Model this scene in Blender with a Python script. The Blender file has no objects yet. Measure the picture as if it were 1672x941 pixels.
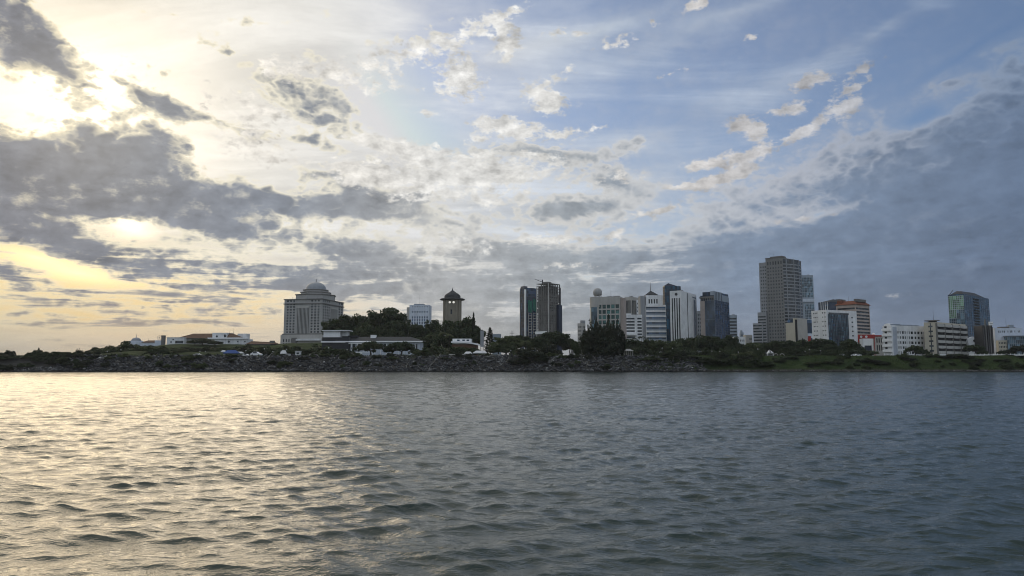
import bpy, bmesh, math, random
import numpy as np
from mathutils import Vector, Matrix, noise as mnoise

random.seed(7)
rng = np.random.default_rng(7)
scene = bpy.context.scene
COL = scene.collection

# ------------------------------------------------------------------ camera
CAM_H = 3.0
FOC = 1207.0                     # focal length in pixels of the 1672 px wide photograph
PITCH = math.atan((598.0 - 470.5) / FOC)
CP, SP = math.cos(PITCH), math.sin(PITCH)
cam_d = bpy.data.cameras.new('camera')
cam_d.sensor_width = 36.0
cam_d.lens = 36.0 * FOC / 1672.0
cam_d.clip_start = 0.1
cam_d.clip_end = 30000.0
cam = bpy.data.objects.new('camera', cam_d)
COL.objects.link(cam)
cam.location = (0, 0, CAM_H)
cam.rotation_euler = (math.pi / 2 + PITCH, 0, 0)
scene.camera = cam


def ray(px, py):
    dx, dy = px - 836.0, 470.5 - py
    return dx, FOC * CP - dy * SP, FOC * SP + dy * CP


def at(px, py, Y):
    """world point seen at photo pixel (px, py) at ground distance Y"""
    x, y, z = ray(px, py)
    return Vector((x / y * Y, Y, CAM_H + z / y * Y))


def zat(py, Y, px=836):
    return at(px, py, Y).z


def xat(px, Y, py=560):
    return at(px, py, Y).x


def azel(px, py):
    x, y, z = ray(px, py)
    return math.atan2(x, y) * FOC, math.atan2(z, math.hypot(x, y)) * FOC


# ------------------------------------------------------------------ render
scene.render.engine = 'CYCLES'
scene.cycles.use_denoising = True
scene.cycles.denoising_prefilter = 'ACCURATE'
scene.cycles.denoising_input_passes = 'RGB_ALBEDO_NORMAL'
scene.cycles.filter_width = 1.0
scene.cycles.use_adaptive_sampling = True
scene.cycles.adaptive_threshold = 0.012
scene.cycles.max_bounces = 5
scene.cycles.diffuse_bounces = 2
scene.cycles.glossy_bounces = 3
scene.cycles.transmission_bounces = 2
scene.cycles.transparent_max_bounces = 6
scene.cycles.volume_bounces = 0
scene.cycles.sample_clamp_indirect = 4.0
scene.cycles.caustics_reflective = False
scene.cycles.caustics_refractive = False
scene.view_settings.view_transform = 'Standard'
scene.view_settings.look = 'None'
scene.view_settings.exposure = 0.0
scene.view_settings.gamma = 1.0
scene.view_settings.use_curve_mapping = False

# ------------------------------------------------------------------ node graph helper
class G:
    def __init__(self, nt):
        self.nt = nt

    def n(self, typ, **kw):
        nd = self.nt.nodes.new(typ)
        for k, v in kw.items():
            setattr(nd, k, v)
        return nd

    def put(self, sock, v):
        if hasattr(v, 'is_output'):
            self.nt.links.new(v, sock)
        elif v is not None:
            if isinstance(v, (tuple, list)) and len(v) == 3 and sock.type == 'RGBA':
                v = tuple(v) + (1.0,)
            sock.default_value = v

    def m(self, op, a, b=None, c=None, clamp=False):
        nd = self.n('ShaderNodeMath', operation=op, use_clamp=clamp)
        for i, v in enumerate((a, b, c)):
            if v is not None:
                self.put(nd.inputs[i], v)
        return nd.outputs[0]

    def add(self, a, b): return self.m('ADD', a, b)
    def sub(self, a, b): return self.m('SUBTRACT', a, b)
    def mul(self, a, b): return self.m('MULTIPLY', a, b)

    def vm(self, op, a, b=None, scale=None):
        nd = self.n('ShaderNodeVectorMath', operation=op)
        self.put(nd.inputs[0], a)
        if b is not None:
            self.put(nd.inputs[1], b)
        if scale is not None:
            self.put(nd.inputs['Scale'], scale)
        return nd.outputs['Value'] if op in ('DOT_PRODUCT', 'LENGTH') else nd.outputs[0]

    def xyz(self, v):
        nd = self.n('ShaderNodeSeparateXYZ')
        self.put(nd.inputs[0], v)
        return nd.outputs

    def comb(self, x, y, z):
        nd = self.n('ShaderNodeCombineXYZ')
        for i, v in enumerate((x, y, z)):
            self.put(nd.inputs[i], v)
        return nd.outputs[0]

    def step(self, v, a, b, lo=0.0, hi=1.0, smooth=True):
        nd = self.n('ShaderNodeMapRange', interpolation_type='SMOOTHSTEP' if smooth else 'LINEAR')
        self.put(nd.inputs['Value'], v)
        nd.inputs['From Min'].default_value = a
        nd.inputs['From Max'].default_value = b
        nd.inputs['To Min'].default_value = lo
        nd.inputs['To Max'].default_value = hi
        return nd.outputs[0]

    def noise(self, vec, scale, detail=4.0, rough=0.5, dist=0.0, color=False, lac=2.0):
        nd = self.n('ShaderNodeTexNoise')
        if vec is not None:
            self.put(nd.inputs['Vector'], vec)
        nd.inputs['Scale'].default_value = scale
        nd.inputs['Detail'].default_value = detail
        nd.inputs['Roughness'].default_value = rough
        nd.inputs['Distortion'].default_value = dist
        nd.inputs['Lacunarity'].default_value = lac
        return nd.outputs['Color' if color else 'Fac']

    def mapping(self, vec, loc=(0, 0, 0), rot=(0, 0, 0), scale=(1, 1, 1), typ='POINT'):
        nd = self.n('ShaderNodeMapping', vector_type=typ)
        self.put(nd.inputs['Vector'], vec)
        nd.inputs['Location'].default_value = loc
        nd.inputs['Rotation'].default_value = rot
        nd.inputs['Scale'].default_value = scale
        return nd.outputs[0]

    def ramp(self, fac, stops, interp='LINEAR'):
        nd = self.n('ShaderNodeValToRGB')
        nd.color_ramp.interpolation = interp
        el = nd.color_ramp.elements
        while len(el) < len(stops):
            el.new(0.5)
        for e, (p, c) in zip(el, stops):
            e.position = p
            e.color = tuple(c) + (1.0,) if len(c) == 3 else c
        self.put(nd.inputs[0], fac)
        return nd.outputs[0]

    def mix(self, fac, a, b, blend='MIX', clamp=False):
        nd = self.n('ShaderNodeMix', data_type='RGBA', blend_type=blend, clamp_result=clamp)
        self.put(nd.inputs['Factor'], fac)
        self.put(nd.inputs[6], a)
        self.put(nd.inputs[7], b)
        return nd.outputs[2]
SKY_K = (0.080, 0.088, 0.106)
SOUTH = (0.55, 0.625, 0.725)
WATER_COL = (0.018, 0.032, 0.027)
HAZE = 0.00006
# ------------------------------------------------------------------ sky (world) and sun
SUN_AZ, SUN_EL = azel(135, 195)
SUN_AZ /= FOC
SUN_EL /= FOC
world = bpy.data.worlds.new('World')
scene.world = world
world.use_nodes = True
world.node_tree.nodes.clear()
g = G(world.node_tree)
tc = g.n('ShaderNodeTexCoord')
D = tc.outputs['Generated']
dx, dy, dz = g.xyz(D)[:3]
zc = g.m('MAXIMUM', dz, 0.0)
az = g.m('ARCTAN2', dx, dy)
el = g.m('ARCSINE', dz)
U = g.mul(az, FOC)
V = g.mul(el, FOC)
UV = g.comb(U, V, 0.0)
T = g.m('MULTIPLY_ADD', U, 1.0 / 1480.0, 0.5, clamp=True)        # 0 west ... 1 east of the view

# cloud-plane coordinates: a flat cloud deck seen in perspective
iz = g.m('DIVIDE', 1.0, g.add(zc, 0.13))
P = g.comb(g.mul(dx, iz), g.mul(g.mul(dy, iz), 0.75), 0.0)
ISO = g.comb(g.mul(U, 0.01), g.mul(V, 0.016), 3.7)                # direction-based, for billowy edges
warp = g.noise(ISO, 0.55, 3.0, 0.55, color=True)
warpv = g.vm('SUBTRACT', warp, (0.5, 0.5, 0.5))
UVW = g.vm('ADD', UV, g.vm('MULTIPLY', warpv, (90.0, 45.0, 0.0)))

n_iso = g.noise(ISO, 1.5, 6.0, 0.64, 0.0)
n_off = g.noise(g.vm('ADD', ISO, (-0.16, 0.11, 0.0)), 1.5, 6.0, 0.64, 0.0)
relief = g.sub(n_iso, n_off)
n_low = g.noise(g.vm('MULTIPLY', ISO, (0.42, 2.3, 1.0)), 1.6, 5.0, 0.62, 0.4)
n_pl = g.noise(P, 2.6, 6.0, 0.64, 0.0)
n_pl2 = g.noise(P, 9.0, 4.0, 0.62, 0.0)
nb1 = g.m('ABSOLUTE', g.sub(g.noise(g.vm('ADD', ISO, warpv), 2.2, 1.0, 0.5), 0.5))
nb2 = g.m('ABSOLUTE', g.sub(g.noise(ISO, 6.0, 1.5, 0.6), 0.5))
billow = g.m('MULTIPLY_ADD', nb1, -2.2, g.m('MULTIPLY_ADD', nb2, -1.1, 0.72))
n_big = g.noise(P, 1.1, 3.0, 0.5)
tilt = g.mapping(P, rot=(0, 0, math.radians(28)), scale=(0.8, 3.0, 1.0))
n_str = g.noise(tilt, 1.6, 5.0, 0.62, 0.5)


def blobs(lst, src):
    acc = None
    for (px, py, hx, hy, rot, w) in lst:
        u, v = azel(px, py)
        gr = g.n('ShaderNodeTexGradient', gradient_type='QUADRATIC_SPHERE')
        tm = gr.texture_mapping
        tm.vector_type = 'TEXTURE'
        tm.translation = (u, v, 0)
        tm.rotation = (0, 0, math.radians(rot))
        tm.scale = (hx * 2, hy * 2, 1.0)
        g.put(gr.inputs[0], src)
        acc = g.mul(gr.outputs['Fac'], w) if acc is None else g.m('MULTIPLY_ADD', gr.outputs['Fac'], w, acc)
    return acc


def halfplane(p0, p1, width):
    """signed distance (in widths) below the line p0-p1 of the sky"""
    (u0, v0), (u1, v1) = azel(*p0), azel(*p1)
    tx, ty = u1 - u0, v1 - v0
    L = math.hypot(tx, ty)
    nx, ny = ty / L, -tx / L
    d = g.vm('DOT_PRODUCT', UVW, (nx / width, ny / width, 0.0))
    return g.sub(d, (nx * u0 + ny * v0) / width)


# --- clear sky
sky = g.n('ShaderNodeTexSky', sky_type='NISHITA')
sky.sun_disc = False
sky.sun_elevation = SUN_EL
sky.sun_rotation = SUN_AZ
sky.altitude = 0.0
sky.air_density = 1.0
sky.dust_density = 1.2
sky.ozone_density = 1.6
clear = g.vm('MINIMUM', g.mix(1.0, sky.outputs[0], SKY_K, 'MULTIPLY'), (0.70, 0.70, 0.72))

# --- glow of the veiled sun
sdir = (math.sin(SUN_AZ) * math.cos(SUN_EL), math.cos(SUN_AZ) * math.cos(SUN_EL), math.sin(SUN_EL))
cosg = g.m('MAXIMUM', g.vm('DOT_PRODUCT', D, sdir), 0.0)
glow1 = g.m('POWER', cosg, 140.0)
glow2 = g.m('POWER', cosg, 22.0)
glow3 = g.m('POWER', cosg, 3.0)

# --- high thin veil, thick towards the sun
veil_col = g.ramp(T, [(0.0, (0.80, 0.75, 0.65)), (0.22, (0.80, 0.78, 0.735)), (0.42, (0.71, 0.72, 0.74)),
                      (0.62, (0.50, 0.57, 0.67)), (1.0, (0.30, 0.38, 0.52))])
vl = halfplane((760, -40), (1130, 470), 420.0)                      # positive on the lower-left of the line
vfield = g.add(g.add(vl, 0.10), g.m('MULTIPLY_ADD', n_str, 2.4, -1.2))
vfield = g.m('MULTIPLY_ADD', g.sub(n_pl, 0.5), 1.3, vfield)
vfield = g.add(vfield, blobs([(650, 200, 95, 28, -8, -2.4), (600, 150, 70, 30, 0, -1.0), (720, 130, 90, 60, 0, -0.9),
                              (960, 60, 260, 22, 14, 0.9), (1450, 45, 300, 34, 18, 1.3), (1200, 20, 240, 26, 14, 0.9), (1050, 150, 240, 30, 8, -0.3), (900, 330, 220, 50, 5, 0.9)], UVW))
veil_a = g.step(vfield, -0.55, 0.75, 0.06, 0.94)
back = g.mix(veil_a, clear, veil_col)
streak = g.m('MULTIPLY_ADD', n_str, 1.1, g.m('MULTIPLY_ADD', n_pl, 0.5, 0.18))
back = g.mix(veil_a, back, g.mix(1.0, back, g.comb(streak, streak, streak), 'MULTIPLY'))
glowc = g.mix(1.0, g.mix(1.0, (0.75, 0.62, 0.42), g.comb(glow1, glow1, glow1), 'MULTIPLY'),
              g.mix(1.0, (0.11, 0.095, 0.06), g.comb(glow2, glow2, glow2), 'MULTIPLY'), 'ADD')
back = g.mix(1.0, back, glowc, 'ADD')

# --- warm bright band above the western horizon
gold = blobs([(40, 440, 260, 70, -8, 1.0), (130, 500, 330, 34, 0, 0.7), (330, 480, 300, 50, 0, 0.45)], UV)
gold = g.m('MULTIPLY', gold, 1.25, clamp=True)
back = g.mix(gold, back, (1.05, 0.80, 0.40))
brk = blobs([(214, 371, 26, 13, -8, 1.0), (130, 447, 90, 16, -6, 0.6), (60, 420, 50, 10, -10, 0.5)], UV)
back = g.mix(1.0, back, g.mix(1.0, (1.0, 0.85, 0.5), g.comb(brk, brk, brk), 'MULTIPLY'), 'ADD')

# --- mid and low grey clouds
grey = [
    (55, 70, 95, 36, -38, 1.0), (15, 55, 50, 34, 0, 0.6), (115, 115, 60, 18, -40, 0.7),
    (240, 165, 52, 18, -25, 0.8), (285, 185, 50, 15, -22, 0.8),
    (100, 300, 210, 50, -3, 1.3), (160, 232, 60, 24, -10, 0.8), (255, 235, 45, 30, -30, 0.8), (20, 250, 60, 16, 0, 0.5),
    (290, 320, 130, 38, -18, 0.9), (30, 290, 140, 50, 0, 0.7), (430, 322, 110, 26, -6, 0.9), (520, 335, 70, 18, 0, 0.6),
    (350, 368, 110, 16, -6, 0.7), (40, 375, 110, 18, -14, 0.7), (120, 400, 130, 20, -18, 0.7), (60, 408, 80, 10, -8, 0.5),
    (630, 330, 85, 24, -4, 0.9), (660, 355, 60, 20, -10, 0.6), (570, 350, 70, 16, 0, 0.5),
    (480, 148, 62, 24, -8, 0.75), (548, 160, 44, 27, -20, 0.6), (520, 194, 86, 17, -8, 0.75), (495, 226, 54, 15, 10, 0.65), (535, 245, 50, 13, -8, 0.6), (215, 371, 22, 10, -10, -1.1), (130, 446, 60, 10, -6, -1.0), (60, 418, 40, 7, -10, -0.6),
    (330, 62, 130, 18, -12, 0.36), (230, 112, 110, 12, -8, 0.34), (420, 30, 120, 14, 6, 0.34), (370, 210, 70, 12, -12, 0.36), (700, 60, 120, 18, 14, 0.34),
    (900, 335, 230, 60, 0, 0.30), (700, 275, 170, 50, 0, 0.28), (800, 400, 240, 40, 0, 0.25),
    (520, 95, 30, 14, -10, 0.5), (530, 292, 50, 14, -6, 0.7),
    (595, 415, 75, 26, -8, 1.0), (680, 432, 70, 22, -12, 0.7), (540, 445, 150, 18, 0, 0.6), (620, 470, 170, 20, 0, 0.6), (470, 470, 120, 12, 0, 0.5),
    (330, 425, 110, 12, -5, 0.7), (270, 437, 90, 9, -4, 0.5), (390, 465, 70, 9, 0, 0.5), (40, 455, 90, 8, -8, 0.5), (15, 430, 26, 18, -30, 0.6),
    (240, 492, 140, 8, 0, 0.4), (120, 520, 160, 8, 0, 0.45), (330, 505, 160, 10, 0, 0.45),
    (840, 415, 100, 20, -4, 0.9), (740, 365, 46, 10, 0, 0.5), (880, 250, 85, 16, -4, 1.0), (985, 278, 70, 20, -8, 0.62), (1035, 238, 50, 15, 12, 0.55), (1005, 298, 50, 13, -10, 0.55),
    (950, 338, 85, 18, 8, 0.8), (720, 470, 160, 16, 0, 0.5), (760, 455, 80, 14, 0, 0.5),
    (960, 440, 220, 45, 8, 0.8), (1000, 500, 260, 40, 0, 0.5), (700, 520, 260, 26, 0, 0.35),
]
S = blobs(grey, UVW)
hp = halfplane((985, 372), (1672, 32), 90.0)
hp = g.m('MINIMUM', g.m('MAXIMUM', g.m('MULTIPLY_ADD', hp, 0.55, 0.12), -0.4), 0.95)
hole = blobs([(1510, 182, 46, 14, 12, -0.8), (1330, 345, 120, 14, 6, -0.35), (1590, 240, 90, 10, 25, -0.3), (1590, 80, 120, 10, 24, -0.35)], UVW)
S = g.add(g.m('MAXIMUM', S, hp), hole)
det = g.add(g.m('MULTIPLY_ADD', n_iso, 1.15, -0.575), g.m('MULTIPLY_ADD', n_pl, 0.8, -0.40))
det = g.m('MULTIPLY_ADD', g.sub(n_pl2, 0.5), 0.36, det)
det_r = g.step(T, 0.5, 0.72, 1.0, 0.62)
det = g.m('MULTIPLY_ADD', g.sub(0.42, billow), 0.75, det)
gate = g.step(S, -0.05, 0.30, 0.25, 1.0)
dens = g.m('MULTIPLY_ADD', det, g.mul(gate, det_r), S)
low = g.step(V, 250.0, 90.0)                                        # more broken streaky cloud close to the horizon
dens = g.m('MULTIPLY_ADD', low, g.m('MULTIPLY_ADD', n_low, 3.4, -1.5), dens)
soft_r = g.step(T, 0.48, 0.68)
low = g.m('MAXIMUM', low, g.mul(soft_r, 0.75))
alpha = g.m('MULTIPLY_ADD', g.sub(g.step(dens, -0.25, 0.75), g.step(dens, 0.15, 0.36)), low, g.step(dens, 0.15, 0.36))
thick = g.step(dens, 0.22, 0.72)
core = g.ramp(T, [(0.0, (0.265, 0.275, 0.315)), (0.25, (0.275, 0.30, 0.345)), (0.42, (0.47, 0.485, 0.50)),
                  (0.58, (0.36, 0.40, 0.445)), (0.74, (0.225, 0.29, 0.395)), (1.0, (0.15, 0.21, 0.32))])
edge = g.ramp(T, [(0.0, (1.05, 0.93, 0.66)), (0.25, (0.92, 0.86, 0.70)), (0.45, (0.72, 0.71, 0.67)),
                  (0.65, (0.66, 0.645, 0.62)), (0.80, (0.56, 0.55, 0.56)), (1.0, (0.27, 0.33, 0.43))])
shade = g.m('MULTIPLY_ADD', n_big, 0.55, 0.72)
shade = g.m('MULTIPLY_ADD', g.sub(n_pl2, 0.5), 0.16, shade)
relief_k = g.mul(relief, g.step(T, 0.45, 0.85, 0.9, 0.5))
shade = g.m('MULTIPLY_ADD', relief_k, 1.0, shade)
shade = g.m('MULTIPLY_ADD', g.step(dens, 0.3, 1.3), -0.16, shade)
shade = g.m('MULTIPLY_ADD', g.sub(billow, 0.4), 0.10, shade)
core = g.mix(1.0, core, g.comb(shade, shade, shade), 'MULTIPLY')
core = g.mix(1.0, core, g.mix(1.0, (0.12, 0.10, 0.06), g.comb(glow1, glow1, glow1), 'MULTIPLY'), 'ADD')
lit = g.m('MULTIPLY_ADD', relief, 1.5, g.m('MULTIPLY_ADD', g.sub(n_pl, 0.52), 1.5, 0.0))
lit = g.m('MULTIPLY', g.step(lit, 0.05, 0.45), g.step(T, 0.75, 0.35, 0.12, 0.45))
core = g.mix(lit, core, edge)
ccol = g.mix(thick, edge, core)
out = g.mix(alpha, back, ccol)

# --- small bright cumulus puffs
puffs = [(838, 80, 32, 25, 0, 1.0), (748, 128, 42, 30, 10, 1.0), (890, 158, 46, 22, -6, 1.0), (850, 210, 52, 17, -4, 0.9), (800, 200, 40, 14, 0, 0.7), (1010, 70, 60, 12, 10, 0.45), (1090, 120, 40, 8, 10, 0.4), (930, 120, 40, 10, 8, 0.4), (795, 226, 22, 6, 0, 0.7),
         (700, 185, 26, 8, 0, 0.5), (1325, 130, 30, 15, 10, 0.9), (1290, 175, 36, 10, 4, 0.9), (1222, 205, 26, 14, -10, 1.0),
         (1410, 110, 40, 16, 14, 0.6), (1395, 140, 40, 8, 14, 0.6), (1150, 10, 32, 10, 16, 0.7), (1085, 32, 14, 6, 10, 0.6), (1225, 62, 16, 6, 8, 0.6), (930, 60, 40, 12, 0, 0.55),
         (1385, 172, 40, 14, 16, 0.9), (1305, 212, 40, 13, 16, 0.9), (1215, 252, 36, 12, 20, 1.0), (1150, 272, 32, 9, 4, 0.8), (1125, 302, 36, 9, 4, 0.8), (1190, 290, 50, 13, 18, 0.9), (1060, 345, 50, 10, 14, 0.7), (1000, 378, 50, 9, 10, 0.6),
         (680, 245, 90, 20, -4, 0.75), (620, 232, 40, 12, -4, 0.6), (745, 290, 110, 22, -4, 0.5), (590, 290, 60, 16, 0, 0.5), (560, 120, 50, 20, -20, 0.5), (470, 110, 60, 20, 0, 0.6), (420, 180, 90, 26, -10, 0.5), (640, 90, 80, 20, 10, 0.5), (760, 60, 90, 20, 20, 0.5), (430, 250, 90, 30, -8, 0.45), (660, 300, 120, 30, -4, 0.6), (820, 280, 110, 24, -4, 0.6), (940, 215, 60, 14, 6, 0.5), (740, 400, 120, 16, 0, 0.5), (800, 330, 110, 14, 0, 0.45), (820, 30, 60, 14, 14, 0.45), (870, 255, 80, 12, -4, 0.5), (1000, 285, 60, 14, -8, 0.5), (900, 385, 90, 9, -2, 0.6), (930, 440, 60, 9, 0, 0.5), (640, 130, 50, 26, 0, 0.35), (1310, 352, 60, 7, 6, 0.55), (1470, 485, 34, 6, 4, 0.3)]
W = g.mul(blobs(puffs, UVW), 1.3)
n_pf = g.noise(ISO, 4.6, 5.0, 0.66)
wd = g.m('MULTIPLY_ADD', g.m('MULTIPLY_ADD', g.sub(n_pf, 0.5), 1.9, g.mul(det, 0.55)), g.step(W, 0.0, 0.22), W)
wa = g.step(wd, 0.22, 0.64, 0.0, 0.95)
wcol = g.ramp(T, [(0.0, (1.1, 1.0, 0.85)), (0.42, (0.88, 0.87, 0.84)), (0.55, (0.83, 0.82, 0.79)), (0.72, (0.68, 0.66, 0.65)), (1.0, (0.36, 0.40, 0.48))])
wsh = g.m('MULTIPLY_ADD', relief, 1.6, g.m('MULTIPLY_ADD', n_pf, -0.5, 1.12))
wcol = g.mix(1.0, wcol, g.comb(wsh, wsh, wsh), 'MULTIPLY')
out = g.mix(wa, out, wcol)

# --- long path of humid air low over the horizon
hcol = g.ramp(T, [(0.0, (0.46, 0.37, 0.25)), (0.10, (0.62, 0.43, 0.24)), (0.25, (0.62, 0.46, 0.29)), (0.36, (0.46, 0.42, 0.35)), (0.55, (0.34, 0.345, 0.345)),
                  (0.70, (0.23, 0.25, 0.295)), (0.85, (0.18, 0.215, 0.285)), (1.0, (0.14, 0.18, 0.265))])
ha = g.step(V, 140.0, 0.0, 0.0, 0.85, smooth=False)
ha = g.m('POWER', ha, 1.35)
out = g.mix(ha, out, hcol)

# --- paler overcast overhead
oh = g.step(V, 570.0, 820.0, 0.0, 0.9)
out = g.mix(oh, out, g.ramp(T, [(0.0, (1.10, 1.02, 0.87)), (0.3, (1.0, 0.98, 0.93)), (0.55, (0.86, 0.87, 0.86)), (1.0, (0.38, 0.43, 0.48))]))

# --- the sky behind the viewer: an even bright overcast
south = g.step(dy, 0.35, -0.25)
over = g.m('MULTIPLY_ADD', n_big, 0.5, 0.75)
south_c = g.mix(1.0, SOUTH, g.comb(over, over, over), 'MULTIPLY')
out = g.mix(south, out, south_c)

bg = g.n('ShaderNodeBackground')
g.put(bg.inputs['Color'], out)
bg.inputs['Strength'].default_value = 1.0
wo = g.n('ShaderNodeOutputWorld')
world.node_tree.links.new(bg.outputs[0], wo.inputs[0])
world.cycles.sampling_method = 'MANUAL'
world.cycles.sample_map_resolution = 512

sl = bpy.data.lights.new('sun', 'SUN')
sl.energy = 0.5
sl.angle = math.radians(36.0)
sl.color = (1.0, 0.79, 0.52)
sun = bpy.data.objects.new('sun', sl)
COL.objects.link(sun)
sun.rotation_euler = (-Vector(sdir)).to_track_quat('-Z', 'Y').to_euler()
# ------------------------------------------------------------------ materials
MATS = {}


def material(name, rough=0.7, metal=0.0, spec=0.5):
    m = bpy.data.materials.new(name)
    m.use_nodes = True
    nt = m.node_tree
    b = nt.nodes['Principled BSDF']
    b.inputs['Roughness'].default_value = rough
    b.inputs['Metallic'].default_value = metal
    b.inputs['Specular IOR Level'].default_value = spec
    return m, G(nt), b


def wall_mat(name, col, rough=0.8, vary=0.22, streak=0.25, scale=0.15, metal=0.0, spec=0.3):
    """painted or bare wall: soft blotches plus rain streaks, in world metres"""
    if name in MATS:
        return MATS[name]
    m, g_, b = material(name, rough, metal, spec)
    geo = g_.n('ShaderNodeNewGeometry')
    pos = geo.outputs['Position']
    n1 = g_.noise(pos, scale, 5.0, 0.6)
    n2 = g_.noise(g_.mapping(pos, scale=(0.9, 0.9, 0.05)), 0.8, 4.0, 0.6)
    f = g_.m('MULTIPLY_ADD', g_.sub(n1, 0.5), vary * 2, 1.0)
    f = g_.m('MULTIPLY_ADD', g_.sub(n2, 0.5), streak * 1.6, f)
    g_.put(b.inputs['Base Color'], g_.mix(1.0, col, g_.comb(f, f, f), 'MULTIPLY'))
    MATS[name] = m
    return m


def glass_mat(name, col, rough=0.12, vary=0.5, cell=(3.0, 3.2), spec=0.32):
    """dark facade glass: blinds and rooms differ from pane to pane"""
    if name in MATS:
        return MATS[name]
    m, g_, b = material(name, rough, 0.0, spec)
    geo = g_.n('ShaderNodeNewGeometry')
    sn = g_.vm('SNAP', geo.outputs['Position'], (cell[0], cell[0], cell[1]))
    wn = g_.n('ShaderNodeTexWhiteNoise')
    g_.put(wn.inputs['Vector'], sn)
    v = g_.m('POWER', wn.outputs['Value'], 2.5)
    f = g_.m('MULTIPLY_ADD', v, vary * 5.0, 1.0 - vary * 0.6)
    n1 = g_.noise(geo.outputs['Position'], 0.08, 2.0)
    f = g_.m('MULTIPLY', f, g_.m('MULTIPLY_ADD', n1, 0.8, 0.6))
    g_.put(b.inputs['Base Color'], g_.mix(1.0, col, g_.comb(f, f, f), 'MULTIPLY'))
    bp = g_.n('ShaderNodeBump')
    bp.inputs['Strength'].default_value = 0.05
    bp.inputs['Distance'].default_value = 0.3
    g_.put(bp.inputs['Height'], g_.noise(geo.outputs['Position'], 0.5, 2.0))
    g_.put(b.inputs['Normal'], bp.outputs[0])
    MATS[name] = m
    return m


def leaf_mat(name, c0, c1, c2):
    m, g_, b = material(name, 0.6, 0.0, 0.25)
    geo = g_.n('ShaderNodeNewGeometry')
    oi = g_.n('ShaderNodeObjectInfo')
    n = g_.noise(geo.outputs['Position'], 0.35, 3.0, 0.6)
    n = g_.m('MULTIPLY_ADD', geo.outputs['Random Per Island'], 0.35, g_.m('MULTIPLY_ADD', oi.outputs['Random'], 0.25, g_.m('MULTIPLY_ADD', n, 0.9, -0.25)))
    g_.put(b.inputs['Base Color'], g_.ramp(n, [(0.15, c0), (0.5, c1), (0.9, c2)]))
    tr = g_.n('ShaderNodeBsdfTranslucent')
    g_.put(tr.inputs['Color'], g_.mix(1.0, c2, (1.3, 1.4, 0.6), 'MULTIPLY'))
    mx = g_.n('ShaderNodeMixShader')
    mx.inputs[0].default_value = 0.18
    g_.nt.links.new(b.outputs[0], mx.inputs[1])
    g_.nt.links.new(tr.outputs[0], mx.inputs[2])
    g_.nt.links.new(mx.outputs[0], g_.nt.nodes['Material Output'].inputs[0])
    return m


# ------------------------------------------------------------------ objects
def link(o):
    COL.objects.link(o)
    return o


def tag(o, label=None, cat=None, group=None, kind=None):
    if label: o['label'] = label
    if cat: o['category'] = cat
    if group: o['group'] = group
    if kind: o['kind'] = kind
    return o


def thing(name, label, cat, loc=(0, 0, 0), rotz=0.0, group=None):
    o = bpy.data.objects.new(name, None)
    o.empty_display_size = 1.0
    link(o)
    o.location = loc
    o.rotation_euler = (0, 0, rotz)
    return tag(o, label, cat, group)


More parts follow.
